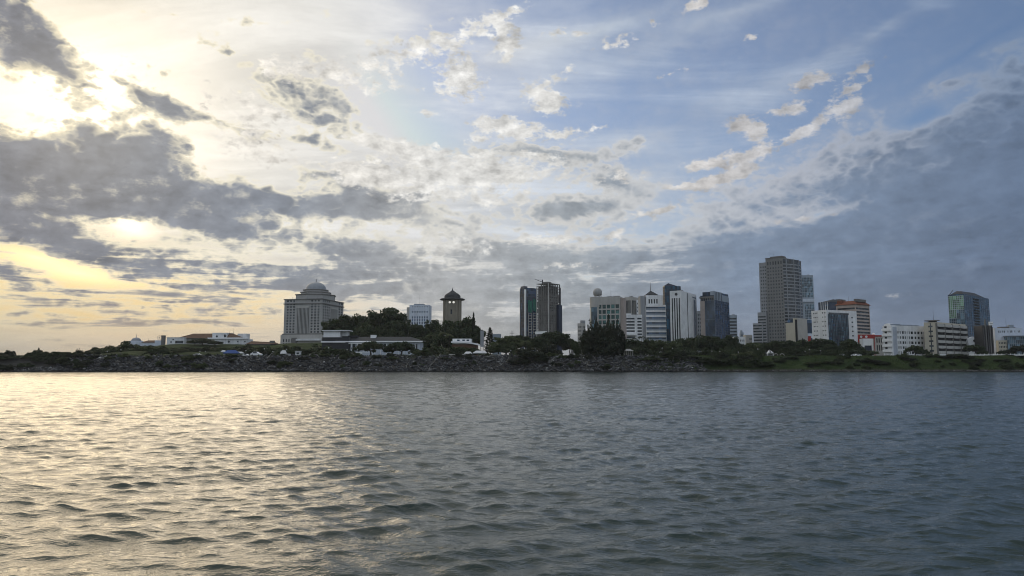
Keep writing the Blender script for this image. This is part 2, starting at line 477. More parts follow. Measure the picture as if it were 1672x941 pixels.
class MB:
    """collects geometry for ONE mesh object"""
    def __init__(self):
        self.v, self.f, self.mi = [], [], []

    def poly(self, pts, mi=0):
        k = len(self.v)
        self.v += [tuple(p) for p in pts]
        self.f.append(tuple(range(k, k + len(pts))))
        self.mi.append(mi)

    def faces(self, vs, fs, mi=0):
        k = len(self.v)
        self.v += [tuple(p) for p in vs]
        for f in fs:
            self.f.append(tuple(k + i for i in f))
            self.mi.append(mi)

    def box(self, x0, x1, y0, y1, z0, z1, mi=0):
        vs = [(x0, y0, z0), (x1, y0, z0), (x1, y1, z0), (x0, y1, z0), (x0, y0, z1), (x1, y0, z1), (x1, y1, z1), (x0, y1, z1)]
        self.faces(vs, [(0, 3, 2, 1), (4, 5, 6, 7), (0, 1, 5, 4), (1, 2, 6, 5), (2, 3, 7, 6), (3, 0, 4, 7)], mi)

    def obox(self, c, ux, uy, uz, hx, hy, hz, mi=0):
        """box about c with unit axes ux, uy, uz and half sizes"""
        c = Vector(c)
        vs = []
        for sz in (-1, 1):
            for sx, sy in ((-1, -1), (1, -1), (1, 1), (-1, 1)):
                vs.append(c + Vector(ux) * hx * sx + Vector(uy) * hy * sy + Vector(uz) * hz * sz)
        self.faces(vs, [(0, 3, 2, 1), (4, 5, 6, 7), (0, 1, 5, 4), (1, 2, 6, 5), (2, 3, 7, 6), (3, 0, 4, 7)], mi)

    def prism(self, pts, z0, z1, mi=0, top=True):
        """vertical prism over a counter-clockwise footprint"""
        n = len(pts)
        vs = [(p[0], p[1], z0) for p in pts] + [(p[0], p[1], z1) for p in pts]
        fs = [(i, (i + 1) % n, n + (i + 1) % n, n + i) for i in range(n)]
        if top:
            fs.append(tuple(range(n, 2 * n)))
        fs.append(tuple(range(n - 1, -1, -1)))
        self.faces(vs, fs, mi)

    def lathe(self, prof, seg=24, c=(0, 0), mi=0, a0=0.0, a1=2 * math.pi):
        """profile of (radius, z) turned about the vertical through c"""
        full = abs(a1 - a0 - 2 * math.pi) < 1e-6
        n = seg if full else seg + 1
        vs, fs = [], []
        for r, z in prof:
            for i in range(n):
                a = a0 + (a1 - a0) * i / seg
                vs.append((c[0] + r * math.cos(a), c[1] + r * math.sin(a), z))
        for j in range(len(prof) - 1):
            for i in range(seg):
                i2 = (i + 1) % n
                fs.append((j * n + i, j * n + i2, (j + 1) * n + i2, (j + 1) * n + i))
        self.faces(vs, fs, mi)

    def tube(self, p0, p1, r0, r1=None, seg=7, mi=0):
        r1 = r0 if r1 is None else r1
        p0, p1 = Vector(p0), Vector(p1)
        d = (p1 - p0).normalized()
        u = d.orthogonal().normalized()
        w = d.cross(u)
        vs = []
        for p, r in ((p0, r0), (p1, r1)):
            for i in range(seg):
                a = 2 * math.pi * i / seg
                vs.append(p + (u * math.cos(a) + w * math.sin(a)) * r)
        fs = [(i, (i + 1) % seg, seg + (i + 1) % seg, seg + i) for i in range(seg)]
        fs += [tuple(range(seg - 1, -1, -1)), tuple(range(seg, 2 * seg))]
        self.faces(vs, fs, mi)

    def mesh(self, name, mats, smooth=False):
        me = bpy.data.meshes.new(name)
        me.from_pydata(self.v, [], self.f)
        for m in (mats if isinstance(mats, (list, tuple)) else [mats]):
            me.materials.append(m)
        if len(set(self.mi)) > 1:
            me.polygons.foreach_set('material_index', self.mi)
        if smooth:
            me.polygons.foreach_set('use_smooth', [True] * len(self.f))
            me.set_sharp_from_angle(angle=math.radians(40))
        me.update()
        return me

    def build(self, name, mats, parent=None, loc=(0, 0, 0), rotz=0.0, smooth=False):
        o = bpy.data.objects.new(name, self.mesh(name, mats, smooth))
        link(o)
        o.parent = parent
        o.location = loc
        o.rotation_euler = (0, 0, rotz)
        return o


def mesh_np(name, V, F, mat, smooth=False):
    """V (n,3), F (m,k) arrays -> mesh, fast"""
    me = bpy.data.meshes.new(name)
    m, k = F.shape
    me.vertices.add(len(V))
    me.vertices.foreach_set('co', V.astype(np.float32).ravel())
    me.loops.add(m * k)
    me.loops.foreach_set('vertex_index', F.astype(np.int32).ravel())
    me.polygons.add(m)
    me.polygons.foreach_set('loop_start', np.arange(0, m * k, k, dtype=np.int32))
    if smooth:
        me.polygons.foreach_set('use_smooth', np.ones(m, dtype=bool))
    me.materials.append(mat)
    me.update(calc_edges=True)
    return me


def copy_tree(o, parent=None):
    c = o.copy()
    link(c)
    c.parent = parent
    for ch in list(o.children):
        copy_tree(ch, c)
    return c
# ------------------------------------------------------------------ land form
def sstep(a, b, x):
    t = np.clip((np.asarray(x, float) - a) / (b - a), 0, 1)
    return t * t * (3 - 2 * t)


def wob(x, s, seed):
    x = np.asarray(x, float) * s
    return (np.sin(x + seed) + 0.6 * np.sin(2.17 * x + 1.7 * seed) + 0.4 * np.sin(4.9 * x + 2.3 * seed)) / 2.0


def shore(x):
    return 400.0 + 1.6 * wob(x, 0.045, 1.3) + 0.5 * wob(x, 0.31, 4.0)


def ground(x, y):
    """height of the land; water level is 0"""
    x = np.asarray(x, float)
    y = np.asarray(y, float)
    s = y - shore(x)
    east = sstep(70, 120, x)                                   # gentler grassy bank to the east
    run = 17.0 + 9.0 * east
    t = np.clip(s / run, -1.0, 1.0)
    bank = np.where(t < 0, t * 6.0, 8.6 * (0.55 * t + 0.45 * sstep(0, 1, t)))
    bank = bank + 0.35 * wob(x, 0.11, 2.0) * sstep(3, 10, s)
    inland = np.clip(s - run, 0, None)
    h = bank + np.minimum(inland, 500) * 0.012
    hill = sstep(-365, -285, x) * (1 - sstep(-75, 5, x)) * sstep(530, 650, y) * (1 - sstep(950, 1200, y))
    h = h + hill * (11.0 + 1.0 * wob(x, 0.03, 0.4))
    rise = sstep(-285, -235, x) * (1 - sstep(-200, -150, x)) * sstep(430, 470, y) * (1 - sstep(520, 560, y))
    return h + rise * 3.0


def gz(x, y):
    return float(ground(x, y))


# ground sheet: fine near the bank, coarse towards the horizon
xs = np.concatenate([[-9000, -4000, -2000, -1200, -800, -600], np.arange(-460, 460.1, 2.5), [600, 800, 1200, 2000, 4000, 9000]])
ys = np.concatenate([np.arange(394, 432, 0.8), np.arange(432, 640, 4.0), np.arange(640, 1000, 12.0), [1000, 1100, 1300, 1700, 2500, 4000, 7000, 12000]])
GX, GY = np.meshgrid(xs, ys)
GZ = ground(GX, GY)
fine = (GY < 436) & (np.abs(GX) < 470)
nz = np.zeros_like(GZ)
rr = np.random.default_rng(3)
nz[fine] = rr.normal(0, 0.16, fine.sum())
GZ = GZ + nz
nx_, ny_ = len(xs), len(ys)
V = np.stack([GX.ravel(), GY.ravel(), GZ.ravel()], 1)
idx = np.arange(nx_ * ny_).reshape(ny_, nx_)
F = np.stack([idx[:-1, :-1].ravel(), idx[:-1, 1:].ravel(), idx[1:, 1:].ravel(), idx[1:, :-1].ravel()], 1)

m, gg, b = material('bank_earth', 0.95, 0, 0.1)
geo = gg.n('ShaderNodeNewGeometry')
px_, py_, pz_ = gg.xyz(geo.outputs['Position'])[:3]
n1 = gg.noise(geo.outputs['Position'], 0.12, 6.0, 0.65)
n2 = gg.noise(geo.outputs['Position'], 1.1, 4.0, 0.6)
grass_c = gg.ramp(n1, [(0.30, (0.010, 0.018, 0.006)), (0.5, (0.022, 0.038, 0.011)), (0.72, (0.046, 0.064, 0.020))])
dirt_c = gg.ramp(n2, [(0.3, (0.028, 0.027, 0.026)), (0.6, (0.060, 0.057, 0.052)), (0.85, (0.12, 0.113, 0.10))])
gmask = gg.m('MAXIMUM', gg.step(gg.m('MULTIPLY_ADD', gg.sub(n1, 0.5), 110.0, px_), 55, 100), gg.step(gg.m('MULTIPLY_ADD', gg.sub(n1, 0.5), 5.0, pz_), 7.6, 9.0))
gmask = gg.m('MULTIPLY', gmask, gg.step(gg.m('MULTIPLY_ADD', gg.sub(n2, 0.5), 1.2, pz_), 0.9, 1.8))
wet = gg.step(pz_, 0.2, 0.9, 0.45, 1.0)
colr = gg.mix(gmask, dirt_c, grass_c)
gg.put(b.inputs['Base Color'], gg.mix(1.0, colr, gg.comb(wet, wet, wet), 'MULTIPLY'))
bp = gg.n('ShaderNodeBump')
bp.inputs['Strength'].default_value = 0.8
bp.inputs['Distance'].default_value = 0.6
gg.put(bp.inputs['Height'], gg.noise(geo.outputs['Position'], 1.6, 5.0, 0.65))
gg.put(b.inputs['Normal'], bp.outputs[0])
go = link(bpy.data.objects.new('ground', mesh_np('ground', V, F, m, True)))
tag(go, 'dark grassy and stony shore rising from the water to the city', kind='structure')

# distant low hills in the west
hb = MB()
for (x0, x1, Y, h, seed) in ((-2600, -1250, 2300, 62, 1.0), (-1500, -880, 1500, 26, 2.0), (-2200, -900, 3000, 44, 3.0)):
    n = 90
    top, foot, back_ = [], [], []
    for i in range(n + 1):
        t = i / n
        x = x0 + (x1 - x0) * t
        e = math.sin(math.pi * t) ** 0.6
        hh = h * e * (0.75 + 0.25 * float(wob(x, 0.006, seed))) + e * 3 * mnoise.noise((x * 0.05, seed, 0))
        top.append((x, Y + 60, 4 + hh)); foot.append((x, Y - 160, 4)); back_.append((x, Y + 320, 4))
    hb.faces(foot + top + back_, [(i, i + 1, n + 2 + i, n + 1 + i) for i in range(n)] + [(n + 1 + i, n + 2 + i, 2 * n + 3 + i, 2 * n + 2 + i) for i in range(n)])
m, gg, b = material('wooded_hill', 0.95, 0, 0.1)
geo = gg.n('ShaderNodeNewGeometry')
gg.put(b.inputs['Base Color'], gg.ramp(gg.noise(geo.outputs['Position'], 0.03, 6.0, 0.7), [(0.3, (0.035, 0.045, 0.03)), (0.7, (0.075, 0.085, 0.06))]))
ho = hb.build('hills', m, smooth=True)
tag(ho, 'low wooded hills far off to the west', kind='structure')

# ------------------------------------------------------------------ water
def make_water():
    n_th, n_r = 900, 1300
    th = np.tan(np.linspace(math.radians(-43), math.radians(43), n_th))
    r = np.concatenate([np.geomspace(7.0, 409.0, n_r)])
    X = r[:, None] * th[None, :]
    Y = np.repeat(r[:, None], n_th, 1)
    drow = np.gradient(r)[:, None]
    X = X.astype(np.float64)
    Z = np.zeros_like(X)
    DX = np.zeros_like(X)
    DY = np.zeros_like(X)
    w = np.random.default_rng(21)
    NW = 84
    lam = np.geomspace(0.24, 11.0, NW)
    for i in range(NW):
        L = lam[i] * w.uniform(0.92, 1.08)
        # chop drives from the right-far towards the left-near; a little boat wash crosses it
        if w.uniform() < 0.72:
            ang = math.radians(-98 + w.normal(0, 26))
        else:
            ang = math.radians(-58 + w.normal(0, 14))
        kx, ky = math.cos(ang) * 2 * math.pi / L, math.sin(ang) * 2 * math.pi / L
        slope = 0.024 * (1.0 if L > 1.4 else 2.3) * (1.0 if L < 2.2 else (2.2 / L) ** 1.25) * w.uniform(0.7, 1.3)
        amp = slope * L / (2 * math.pi)
        fade = np.clip((L / drow - 2.2) / 3.0, 0, 1)
        if fade.max() <= 0:
            continue
        k = np.nonzero(fade[:, 0] > 0)[0].max() + 1
        ph = kx * X[:k] + ky * Y[:k] + w.uniform(0, 6.28)
        # group modulation keeps the crests short
        gx, gy = w.normal(0, 0.16, 2) * 2 * math.pi / L
        mod = 0.65 + 0.55 * np.sin(gx * X[:k] + gy * Y[:k] + w.uniform(0, 6.28))
        s = np.sin(ph + 0.35 * np.sin(0.21 * ph + i))
        am = amp * fade[:k] * mod
        Z[:k] += am * s
        c_ = am * np.cos(ph + 0.35 * np.sin(0.21 * ph + i)) * 1.15      # water gathers towards the crests
        DX[:k] += c_ * math.cos(ang)
        DY[:k] += c_ * math.sin(ang)
    edge_ = np.clip((409.0 - Y) / 3.0, 0, 1) * np.clip((Y - 7.0) / 0.5, 0, 1)
    edge_[:, 0] = 0
    edge_[:, -1] = 0
    X = X + DX * edge_
    Y = Y + DY * edge_
    Z = Z * edge_
    V = np.stack([X.ravel(), Y.ravel(), Z.ravel()], 1)
    idx = np.arange(n_th * n_r).reshape(n_r, n_th)
    F = np.stack([idx[:-1, :-1].ravel(), idx[:-1, 1:].ravel(), idx[1:, 1:].ravel(), idx[1:, :-1].ravel()], 1)
    # flat outer sheets butting against the rippled field
    t0, t1 = th[0], th[-1]
    ext = np.array([[7 * t0, 7, 0], [7 * t1, 7, 0], [409 * t1, 409, 0], [409 * t0, 409, 0],
                    [-9000, -6000, 0], [9000, -6000, 0], [9000, 409, 0], [-9000, 409, 0]], float)
    k = len(V)
    V = np.vstack([V, ext])
    E = np.array([[4, 5, 1, 0], [5, 6, 2, 1], [7, 4, 0, 3]]) + k
    F = np.vstack([F, E])
    m, gg, b = material('water', 0.06, 0, 0.5)
    b.inputs['Base Color'].default_value = WATER_COL + (1,)
    b.inputs['IOR'].default_value = 1.333
    geo = gg.n('ShaderNodeNewGeometry')
    pos = geo.outputs['Position']
    dist = gg.vm('LENGTH', pos)
    gg.put(b.inputs['Roughness'], gg.step(dist, 10, 160, 0.02, 0.09, smooth=False))
    p1 = gg.mapping(pos, rot=(0, 0, math.radians(12)), scale=(0.55, 1.0, 1.0))
    p2 = gg.mapping(pos, rot=(0, 0, math.radians(-20)), scale=(0.7, 1.0, 1.0))
    h = gg.m('MULTIPLY_ADD', gg.noise(p1, 2.2, 5.0, 0.62), 0.30, gg.m('MULTIPLY_ADD', gg.noise(p2, 6.5, 4.0, 0.62), 0.12, 0.0))
    h = gg.m('MULTIPLY_ADD', gg.noise(p1, 0.55, 2.0, 0.5), 0.55, h)
    bp = gg.n('ShaderNodeBump')
    gg.put(bp.inputs['Strength'], 1.0)
    bp.inputs["Distance"].default_value = 0.20
    gg.put(bp.inputs['Height'], h)
    gg.put(b.inputs['Normal'], bp.outputs[0])
    o = link(bpy.data.objects.new('water', mesh_np('water', V, F, m, True)))
    tag(o, 'choppy grey green river water with golden glints in the west', kind='structure')


make_water()
# ------------------------------------------------------------------ building kit
def kk(px, py=540):
    x, y, z = ray(px, py)
    return x / y


def bays(n, a=0.04, b=0.96, frac=0.55):
    w = (b - a) / n
    return [(a + w * (i + 0.5 - frac / 2), a + w * (i + 0.5 + frac / 2)) for i in range(n)]


PANES = {}


class Bld:
    """A building with its near corner at photo column xc. Local frame: the left face lies on y = 0 from x = -wl to 0 and
    looks along -y, the right face lies on x = 0 from y = 0 to wr and looks along +x."""
    def __init__(self, name, label, cat, xl, xc, xr, Y, a, ytop, wl=None, wr=None, base=None, group=None):
        k = kk(xc)
        self.cx, self.cy = k * Y, Y
        ar = math.radians(a)
        if wl is None:
            q = kk(xl)
            wl = (self.cx - q * Y) / (math.cos(ar) + q * math.sin(ar))
        if wr is None:
            q = kk(xr)
            wr = (q * Y - self.cx) / (math.sin(ar) - q * math.cos(ar))
        self.wl, self.wr, self.ar = wl, wr, ar
        self.base = (gz(self.cx, Y) - 0.5) if base is None else base
        self.ztop = zat(ytop, Y, xc)
        self.root = thing(name, label, cat, (self.cx, Y, self.base), -ar, group)
        self.H = self.ztop - self.base
        self.nwin = 0
        self.rest = MB()
        self.rest_mat = None

    def z(self, py):
        """local height of a photo row at the near corner"""
        return zat(py, self.cy, 836) - self.base

    def lx(self, px):
        """local x on the left face of a photo column"""
        q = kk(px)
        return -(self.cx - q * self.cy) / (math.cos(self.ar) + q * math.sin(self.ar))

    def ly(self, px):
        q = kk(px)
        return (q * self.cy - self.cx) / (math.sin(self.ar) - q * math.cos(self.ar))

    def face(self, side, x0=None, y0=None, z0=0.0, W=None, H=None):
        """origin, u direction, outward normal of a face as seen from outside, left end first"""
        if side == 'L':
            return Vector((-self.wl, 0, z0)), Vector((1, 0, 0)), Vector((0, -1, 0))
        if side == 'R':
            return Vector((0, 0, z0)), Vector((0, 1, 0)), Vector((1, 0, 0))
        if side == 'W':
            return Vector((-self.wl, self.wr, z0)), Vector((0, -1, 0)), Vector((-1, 0, 0))

    def pane(self, c, u, nrm, w, h, mat, name='window'):
        self.nwin += 1
        if self.nwin > 96:
            self.rest.obox(c, u, nrm, (0, 0, 1), w / 2, 0.04, h / 2)
            self.rest_mat = mat
            self.rest_name = name
            return
        key = (round(w, 2), round(h, 2), mat.name)
        if key not in PANES:
            mb = MB()
            mb.box(-w / 2, w / 2, -0.04, 0.04, -h / 2, h / 2)
            PANES[key] = mb.mesh(name, mat)
        o = link(bpy.data.objects.new(name, PANES[key]))
        o.parent = self.root
        o.location = c
        o.rotation_euler = (0, 0, math.atan2(u.y, u.x))

    def facade(self, mb, O, u, nrm, W, H, cols, rows, mat, depth=0.35, skip=None, name='window', mi=0):
        """wall sheet with real openings; each opening gets its own pane set back in the reveal.
        cols / rows are fractions of the width / height"""
        up = Vector((0, 0, 1))
        P = lambda a, b, d=0.0: O + u * (a * W) + up * (b * H) - nrm * d
        q = lambda a0, a1, b0, b1: mb.poly([P(a0, b0), P(a1, b0), P(a1, b1), P(a0, b1)], mi)
        v = 0.0
        for (b0, b1) in rows:
            if b0 > v + 1e-6:
                q(0, 1, v, b0)
            c = 0.0
            for (a0, a1) in cols:
                if a0 > c + 1e-6:
                    q(c, a0, b0, b1)
                if skip and skip(a0, b0):
                    q(a0, a1, b0, b1)
                else:
                    for (s0, s1) in (((a0, b0), (a1, b0)), ((a1, b0), (a1, b1)), ((a1, b1), (a0, b1)), ((a0, b1), (a0, b0))):
                        mb.poly([P(*s0), P(*s1), P(s1[0], s1[1], depth), P(s0[0], s0[1], depth)], mi)
                    self.pane(P((a0 + a1) / 2, (b0 + b1) / 2, depth - 0.05), u, nrm, (a1 - a0) * W + 0.02, (b1 - b0) * H + 0.02, mat, name)
                c = a1
            if c < 1 - 1e-6:
                q(c, 1, b0, b1)
            v = b1
        if v < 1 - 1e-6:
            q(0, 1, v, 1)

    def body(self, mat, left=None, right=None, z0=0.0, z1=None, roof_mat=None, parapet=1.0, name='wall', west=None):
        """the main block with windows on its faces; left / right = (cols, rows, glass[, depth])"""
        z1 = self.H if z1 is None else z1
        mb = MB()
        for side, W, spec in (('L', self.wl, left), ('R', self.wr, right), ('W', self.wr, west)):
            O, u, n = self.face(side, z0=z0)
            if spec:
                self.facade(mb, O, u, n, W, z1 - z0, spec[0], spec[1], spec[2], *(spec[3:] or ()))
            else:
                mb.poly([O, O + u * W, O + u * W + Vector((0, 0, z1 - z0)), O + Vector((0, 0, z1 - z0))])
        mb.poly([(0, self.wr, z0), (-self.wl, self.wr, z0), (-self.wl, self.wr, z1), (0, self.wr, z1)])
        # parapet top and inner roof deck
        t = 0.35
        x0, x1, y0, y1 = -self.wl, 0, 0, self.wr
        for (a0, a1, b0, b1) in ((x0, x1, y0, y0 + t), (x0, x1, y1 - t, y1), (x0, x0 + t, y0 + t, y1 - t), (x1 - t, x1, y0 + t, y1 - t)):
            mb.poly([(a0, b0, z1), (a1, b0, z1), (a1, b1, z1), (a0, b1, z1)])
        for (p, r) in (((x0 + t, y0 + t), (x1 - t, y0 + t)), ((x1 - t, y0 + t), (x1 - t, y1 - t)), ((x1 - t, y1 - t), (x0 + t, y1 - t)), ((x0 + t, y1 - t), (x0 + t, y0 + t))):
            mb.poly([(p[0], p[1], z1), (r[0], r[1], z1), (r[0], r[1], z1 - parapet), (p[0], p[1], z1 - parapet)])
        o = mb.build(name, mat, self.root)
        rb = MB()
        rb.box(x0 + t, x1 - t, y0 + t, y1 - t, z1 - parapet - 0.25, z1 - parapet)
        rb.build('roof', roof_mat or M['roof_grey'], self.root)
        return o

    def part(self, name, mb, mat, parent=None, smooth=False):
        return mb.build(name, mat, parent or self.root, smooth=smooth)

    def pbox(self, name, mat, x0, x1, y0, y1, z0, z1, parent=None):
        mb = MB()
        mb.box(x0, x1, y0, y1, z0, z1)
        return mb.build(name, mat, parent or self.root)

    def plant(self, n=3, seed=1, hmax=2.6, mat=None):
        """lift heads, tanks and air handlers on the roof"""
        r = random.Random(seed)
        for i in range(n):
            w, d, h = r.uniform(2, 5), r.uniform(2, 4), r.uniform(1.2, hmax)
            x = -r.uniform(0.12, 0.88) * self.wl
            y = r.uniform(0.15, 0.6) * self.wr
            mb = MB()
            if r.random() < 0.3:
                mb.lathe([(0, 0), (1.1, 0), (1.1, h), (0.9, h + 0.25), (0, h + 0.3)], 12, (x, y))
                mb.v = [(p[0], p[1], p[2] + self.H - 1.0) for p in mb.v]
            else:
                mb.box(x - w / 2, x + w / 2, y - d / 2, y + d / 2, self.H - 1.0, self.H - 1.0 + h)
                mb.box(x - w / 2 - .15, x + w / 2 + .15, y - d / 2 - .15, y + d / 2 + .15, self.H - 1.0 + h, self.H - 0.85 + h)
            mb.build('roof_plant', mat or M['plant_grey'], self.root)

    def mast(self, x, y, z, h, r=0.12):
        mb = MB()
        mb.tube((x, y, z), (x, y, z + h), r, r * 0.4, 6)
        mb.tube((x - 0.5, y, z + h * 0.7), (x + 0.5, y, z + h * 0.7), 0.05)
        mb.build('mast', M['steel_dark'], self.root)

    def done(self):
        if self.rest.f:
            tag(self.rest.build(self.rest_name, self.rest_mat, self.root), kind='stuff')
        return self.root


M = {}
M['roof_grey'] = wall_mat('roof_grey', (0.16, 0.165, 0.17), 0.9)
M['plant_grey'] = wall_mat('plant_grey', (0.22, 0.225, 0.23), 0.8)
M['steel_dark'] = wall_mat('steel_dark', (0.05, 0.05, 0.055), 0.5)
M['white'] = wall_mat('white', (0.64, 0.645, 0.65), 0.75, 0.35, 0.4)
M['white_warm'] = wall_mat('white_warm', (0.64, 0.62, 0.57), 0.75)
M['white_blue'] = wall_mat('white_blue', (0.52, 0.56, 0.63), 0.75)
M['white_clean'] = wall_mat('white_clean', (0.78, 0.78, 0.78), 0.7, 0.1, 0.1)
M['stone_grey'] = wall_mat('stone_grey', (0.325, 0.32, 0.31), 0.85)
M['stone_tall'] = wall_mat('stone_tall', (0.185, 0.185, 0.183), 0.85)
M['stone_pale'] = wall_mat('stone_pale', (0.39, 0.375, 0.35), 0.85)
M['stone_beige'] = wall_mat('stone_beige', (0.215, 0.19, 0.148), 0.9, 0.35, 0.35)
M['stone_dark'] = wall_mat('stone_dark', (0.14, 0.135, 0.13), 0.85)
M['conc'] = wall_mat('concrete', (0.15, 0.147, 0.14), 0.9, 0.4, 0.4)
M['conc_pale'] = wall_mat('concrete_pale', (0.42, 0.41, 0.39), 0.9, 0.3, 0.3)
M['cream'] = wall_mat('cream', (0.46, 0.42, 0.34), 0.8, 0.12, 0.2)
M['grey_mid'] = wall_mat('grey_mid', (0.26, 0.27, 0.285), 0.8)
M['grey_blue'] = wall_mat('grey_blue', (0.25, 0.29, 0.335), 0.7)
M['pink'] = wall_mat('pink_wall_and_sunlight', (0.40, 0.335, 0.30), 0.8)  # pinkish wall colour, also painted as warm sunlight on the dark tower's edge
M['brick'] = wall_mat('brick_orange', (0.155, 0.054, 0.030), 0.85)
M['tile_brown'] = wall_mat('tile_brown', (0.115, 0.068, 0.045), 0.9, 0.4, 0.2, 0.5)
M['tile_dark'] = wall_mat('tile_dark', (0.035, 0.038, 0.042), 0.8, 0.4, 0.3, 0.5)
M['red'] = wall_mat('red_paint', (0.30, 0.022, 0.018), 0.6)
M['dome'] = wall_mat('dome_grey', (0.25, 0.265, 0.285), 0.45, 0.15, 0.35)
M['navy'] = wall_mat('navy_panel', (0.012, 0.022, 0.048), 0.35, spec=0.5)
M['net'] = wall_mat('green_net', (0.03, 0.14, 0.105), 0.9, 0.25, 0.3)
M['dark_rib'] = wall_mat('dark_rib', (0.06, 0.058, 0.06), 0.6)
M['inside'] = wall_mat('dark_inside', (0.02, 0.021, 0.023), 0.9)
M['win_dark'] = glass_mat('window_dark', (0.022, 0.027, 0.032), 0.15, 0.6)
M['win_blue'] = glass_mat('window_blue', (0.020, 0.045, 0.085), 0.12, 0.5)
M['win_green'] = glass_mat('window_green', (0.020, 0.060, 0.055), 0.12, 0.5)
M['glass_navy'] = glass_mat('glass_navy', (0.008, 0.020, 0.042), 0.10, 0.6, (2.4, 3.6))
M['glass_teal'] = glass_mat('glass_teal', (0.006, 0.034, 0.060), 0.10, 0.5, (2.4, 3.6))
M['glass_lime'] = glass_mat('glass_lime', (0.10, 0.19, 0.11), 0.2, 0.5, (2.2, 3.6))
M['glass_sky'] = glass_mat('glass_sky', (0.05, 0.085, 0.11), 0.12, 0.5, (2.4, 3.4))
mlit, gq, bq = material('lit_clock_face', 0.5)
bq.inputs['Base Color'].default_value = (0.8, 0.78, 0.7, 1)
bq.inputs['Emission Color'].default_value = (1.0, 0.95, 0.82, 1)
bq.inputs['Emission Strength'].default_value = 0.55
M['lit'] = mlit


def glass_wall(b, side, z0, z1, glass, frame_mat, nv, nh, proud=0.12, name='curtain_wall', u0=0.0, u1=1.0, back=0.05):
    """a sheet of glazing with its own mullion lattice (thing > curtain_wall > mullions)"""
    O, u, n = b.face(side, z0=0)
    W = b.wl if side == 'L' else b.wr
    H = z1 - z0
    up = Vector((0, 0, 1))
    mb = MB()
    cc = O + u * (W * (u0 + u1) / 2) + up * ((z0 + z1) / 2)
    w = W * (u1 - u0)
    mb.obox(cc + n * (back - 0.04), u, n, up, w / 2, 0.06, H / 2)
    cw = mb.build(name, glass, b.root)
    fr = MB()
    for i in range(nv + 1):
        fr.obox(O + u * (W * u0 + w * i / nv) + up * ((z0 + z1) / 2) + n * (back + proud / 2 + 0.02), u, n, up, 0.10, proud / 2, H / 2)
    for j in range(nh + 1):
        fr.obox(O + u * (W * (u0 + u1) / 2) + up * (z0 + H * j / nh) + n * (back + proud / 2 + 0.012), u, n, up, w / 2, proud / 2 - 0.01, 0.12)
    fr.build('mullions', frame_mat, cw)
    return cw


def cyl_part(b, name, mat, c, prof, seg=24, parent=None, smooth=True):
    mb = MB()
    mb.lathe(prof, seg, c)
    return mb.build(name, mat, parent or b.root, smooth=smooth)
# ------------------------------------------------------------------ the domed government block
b = Bld('domed_building', 'grey stone block with a round dome and stepped octagonal tiers on its roof', 'building', 463, 525, 560, 800, 12, 488)
zb = b.z(545.5)
rows = bays(11, 0.02, 0.90, 0.56) + [(0.925, 0.975)]
rows = [(zb / b.H + (1 - zb / b.H) * r0, zb / b.H + (1 - zb / b.H) * r1) for r0, r1 in rows]
b.body(M['stone_grey'], (bays(3, .05, .30, .56) + bays(3, .69, .95, .56), rows, M['win_dark'], 0.5),
       (bays(4, .03, .36, .56) + bays(2, .74, .98, .56), rows, M['win_dark'], 0.5))
for side, W, lo, hi in (('L', b.wl, .335, .655), ('R', b.wr, .40, .70)):
    O, u, n = b.face(side)
    mb = MB()
    nr = 9
    for i in range(nr):
        c = O + u * (W * (lo + (hi - lo) * (i + .5) / nr)) + Vector((0, 0, (zb + b.z(502)) / 2))
        mb.obox(c + n * 0.35, u, n, (0, 0, 1), W * (hi - lo) / nr * 0.27, 0.35, (b.z(502) - zb) / 2)
    b.part('ribbed_panel', mb, M['stone_grey'])
    mb = MB()
    c = O + u * (W * (lo + hi) / 2) + Vector((0, 0, (zb + b.z(502)) / 2))
    mb.obox(c + n * 0.05, u, n, (0, 0, 1), W * (hi - lo) / 2, 0.06, (b.z(502) - zb) / 2)
    b.part('window_strip', mb, M['win_dark'])
    mb = MB()
    c = O + u * (W * (lo + hi) / 2) + Vector((0, 0, b.z(501)))
    mb.obox(c + n * 0.4, u, n, (0, 0, 1), W * (hi - lo) / 2 + 0.8, 0.4, 0.9)
    b.part('lintel', mb, M['stone_pale'])
mb = MB()
for (zc_, h, o) in ((b.z(495.5), 0.5, 0.8), (b.z(488.2), 0.45, 0.7), (zb, 0.6, 1.2)):
    mb.box(-b.wl - o, o, -o, b.wr + o, zc_ - h, zc_ + h)
b.part('cornice', mb, M['stone_dark'])
mb = MB()
mb.box(-b.wl - 2.2, 2.0, -2.2, b.wr + 2, 0, zb - 0.6)
po = b.part('podium', mb, M['stone_pale'])
for i in range(6):
    x = -b.wl + 1 + i * 3.2
    for z0, z1 in ((1.2, 4.0), (5.2, 8.4)):
        b.pbox('podium_window', M['win_dark'], x, x + 1.3, -2.26, -2.1, z0, z1, po)
b.pbox('gate_tower', M['stone_dark'], -b.wl + 11.5, -b.wl + 17.5, -3.4, -2.25, 0, b.z(551.5))
mb = MB()
mb.box(-b.wl + 18, 1.0, -6, -2.3, b.z(556.5), b.z(553.5))
b.part('porch_canopy', mb, M['white'])
cxl, cyl = -b.wl / 2 + 1.0, b.wr / 2
yc = b.cy + cyl * math.cos(b.ar) + b.wl / 2 * math.sin(b.ar)
ZC = lambda py: zat(py, yc) - b.base
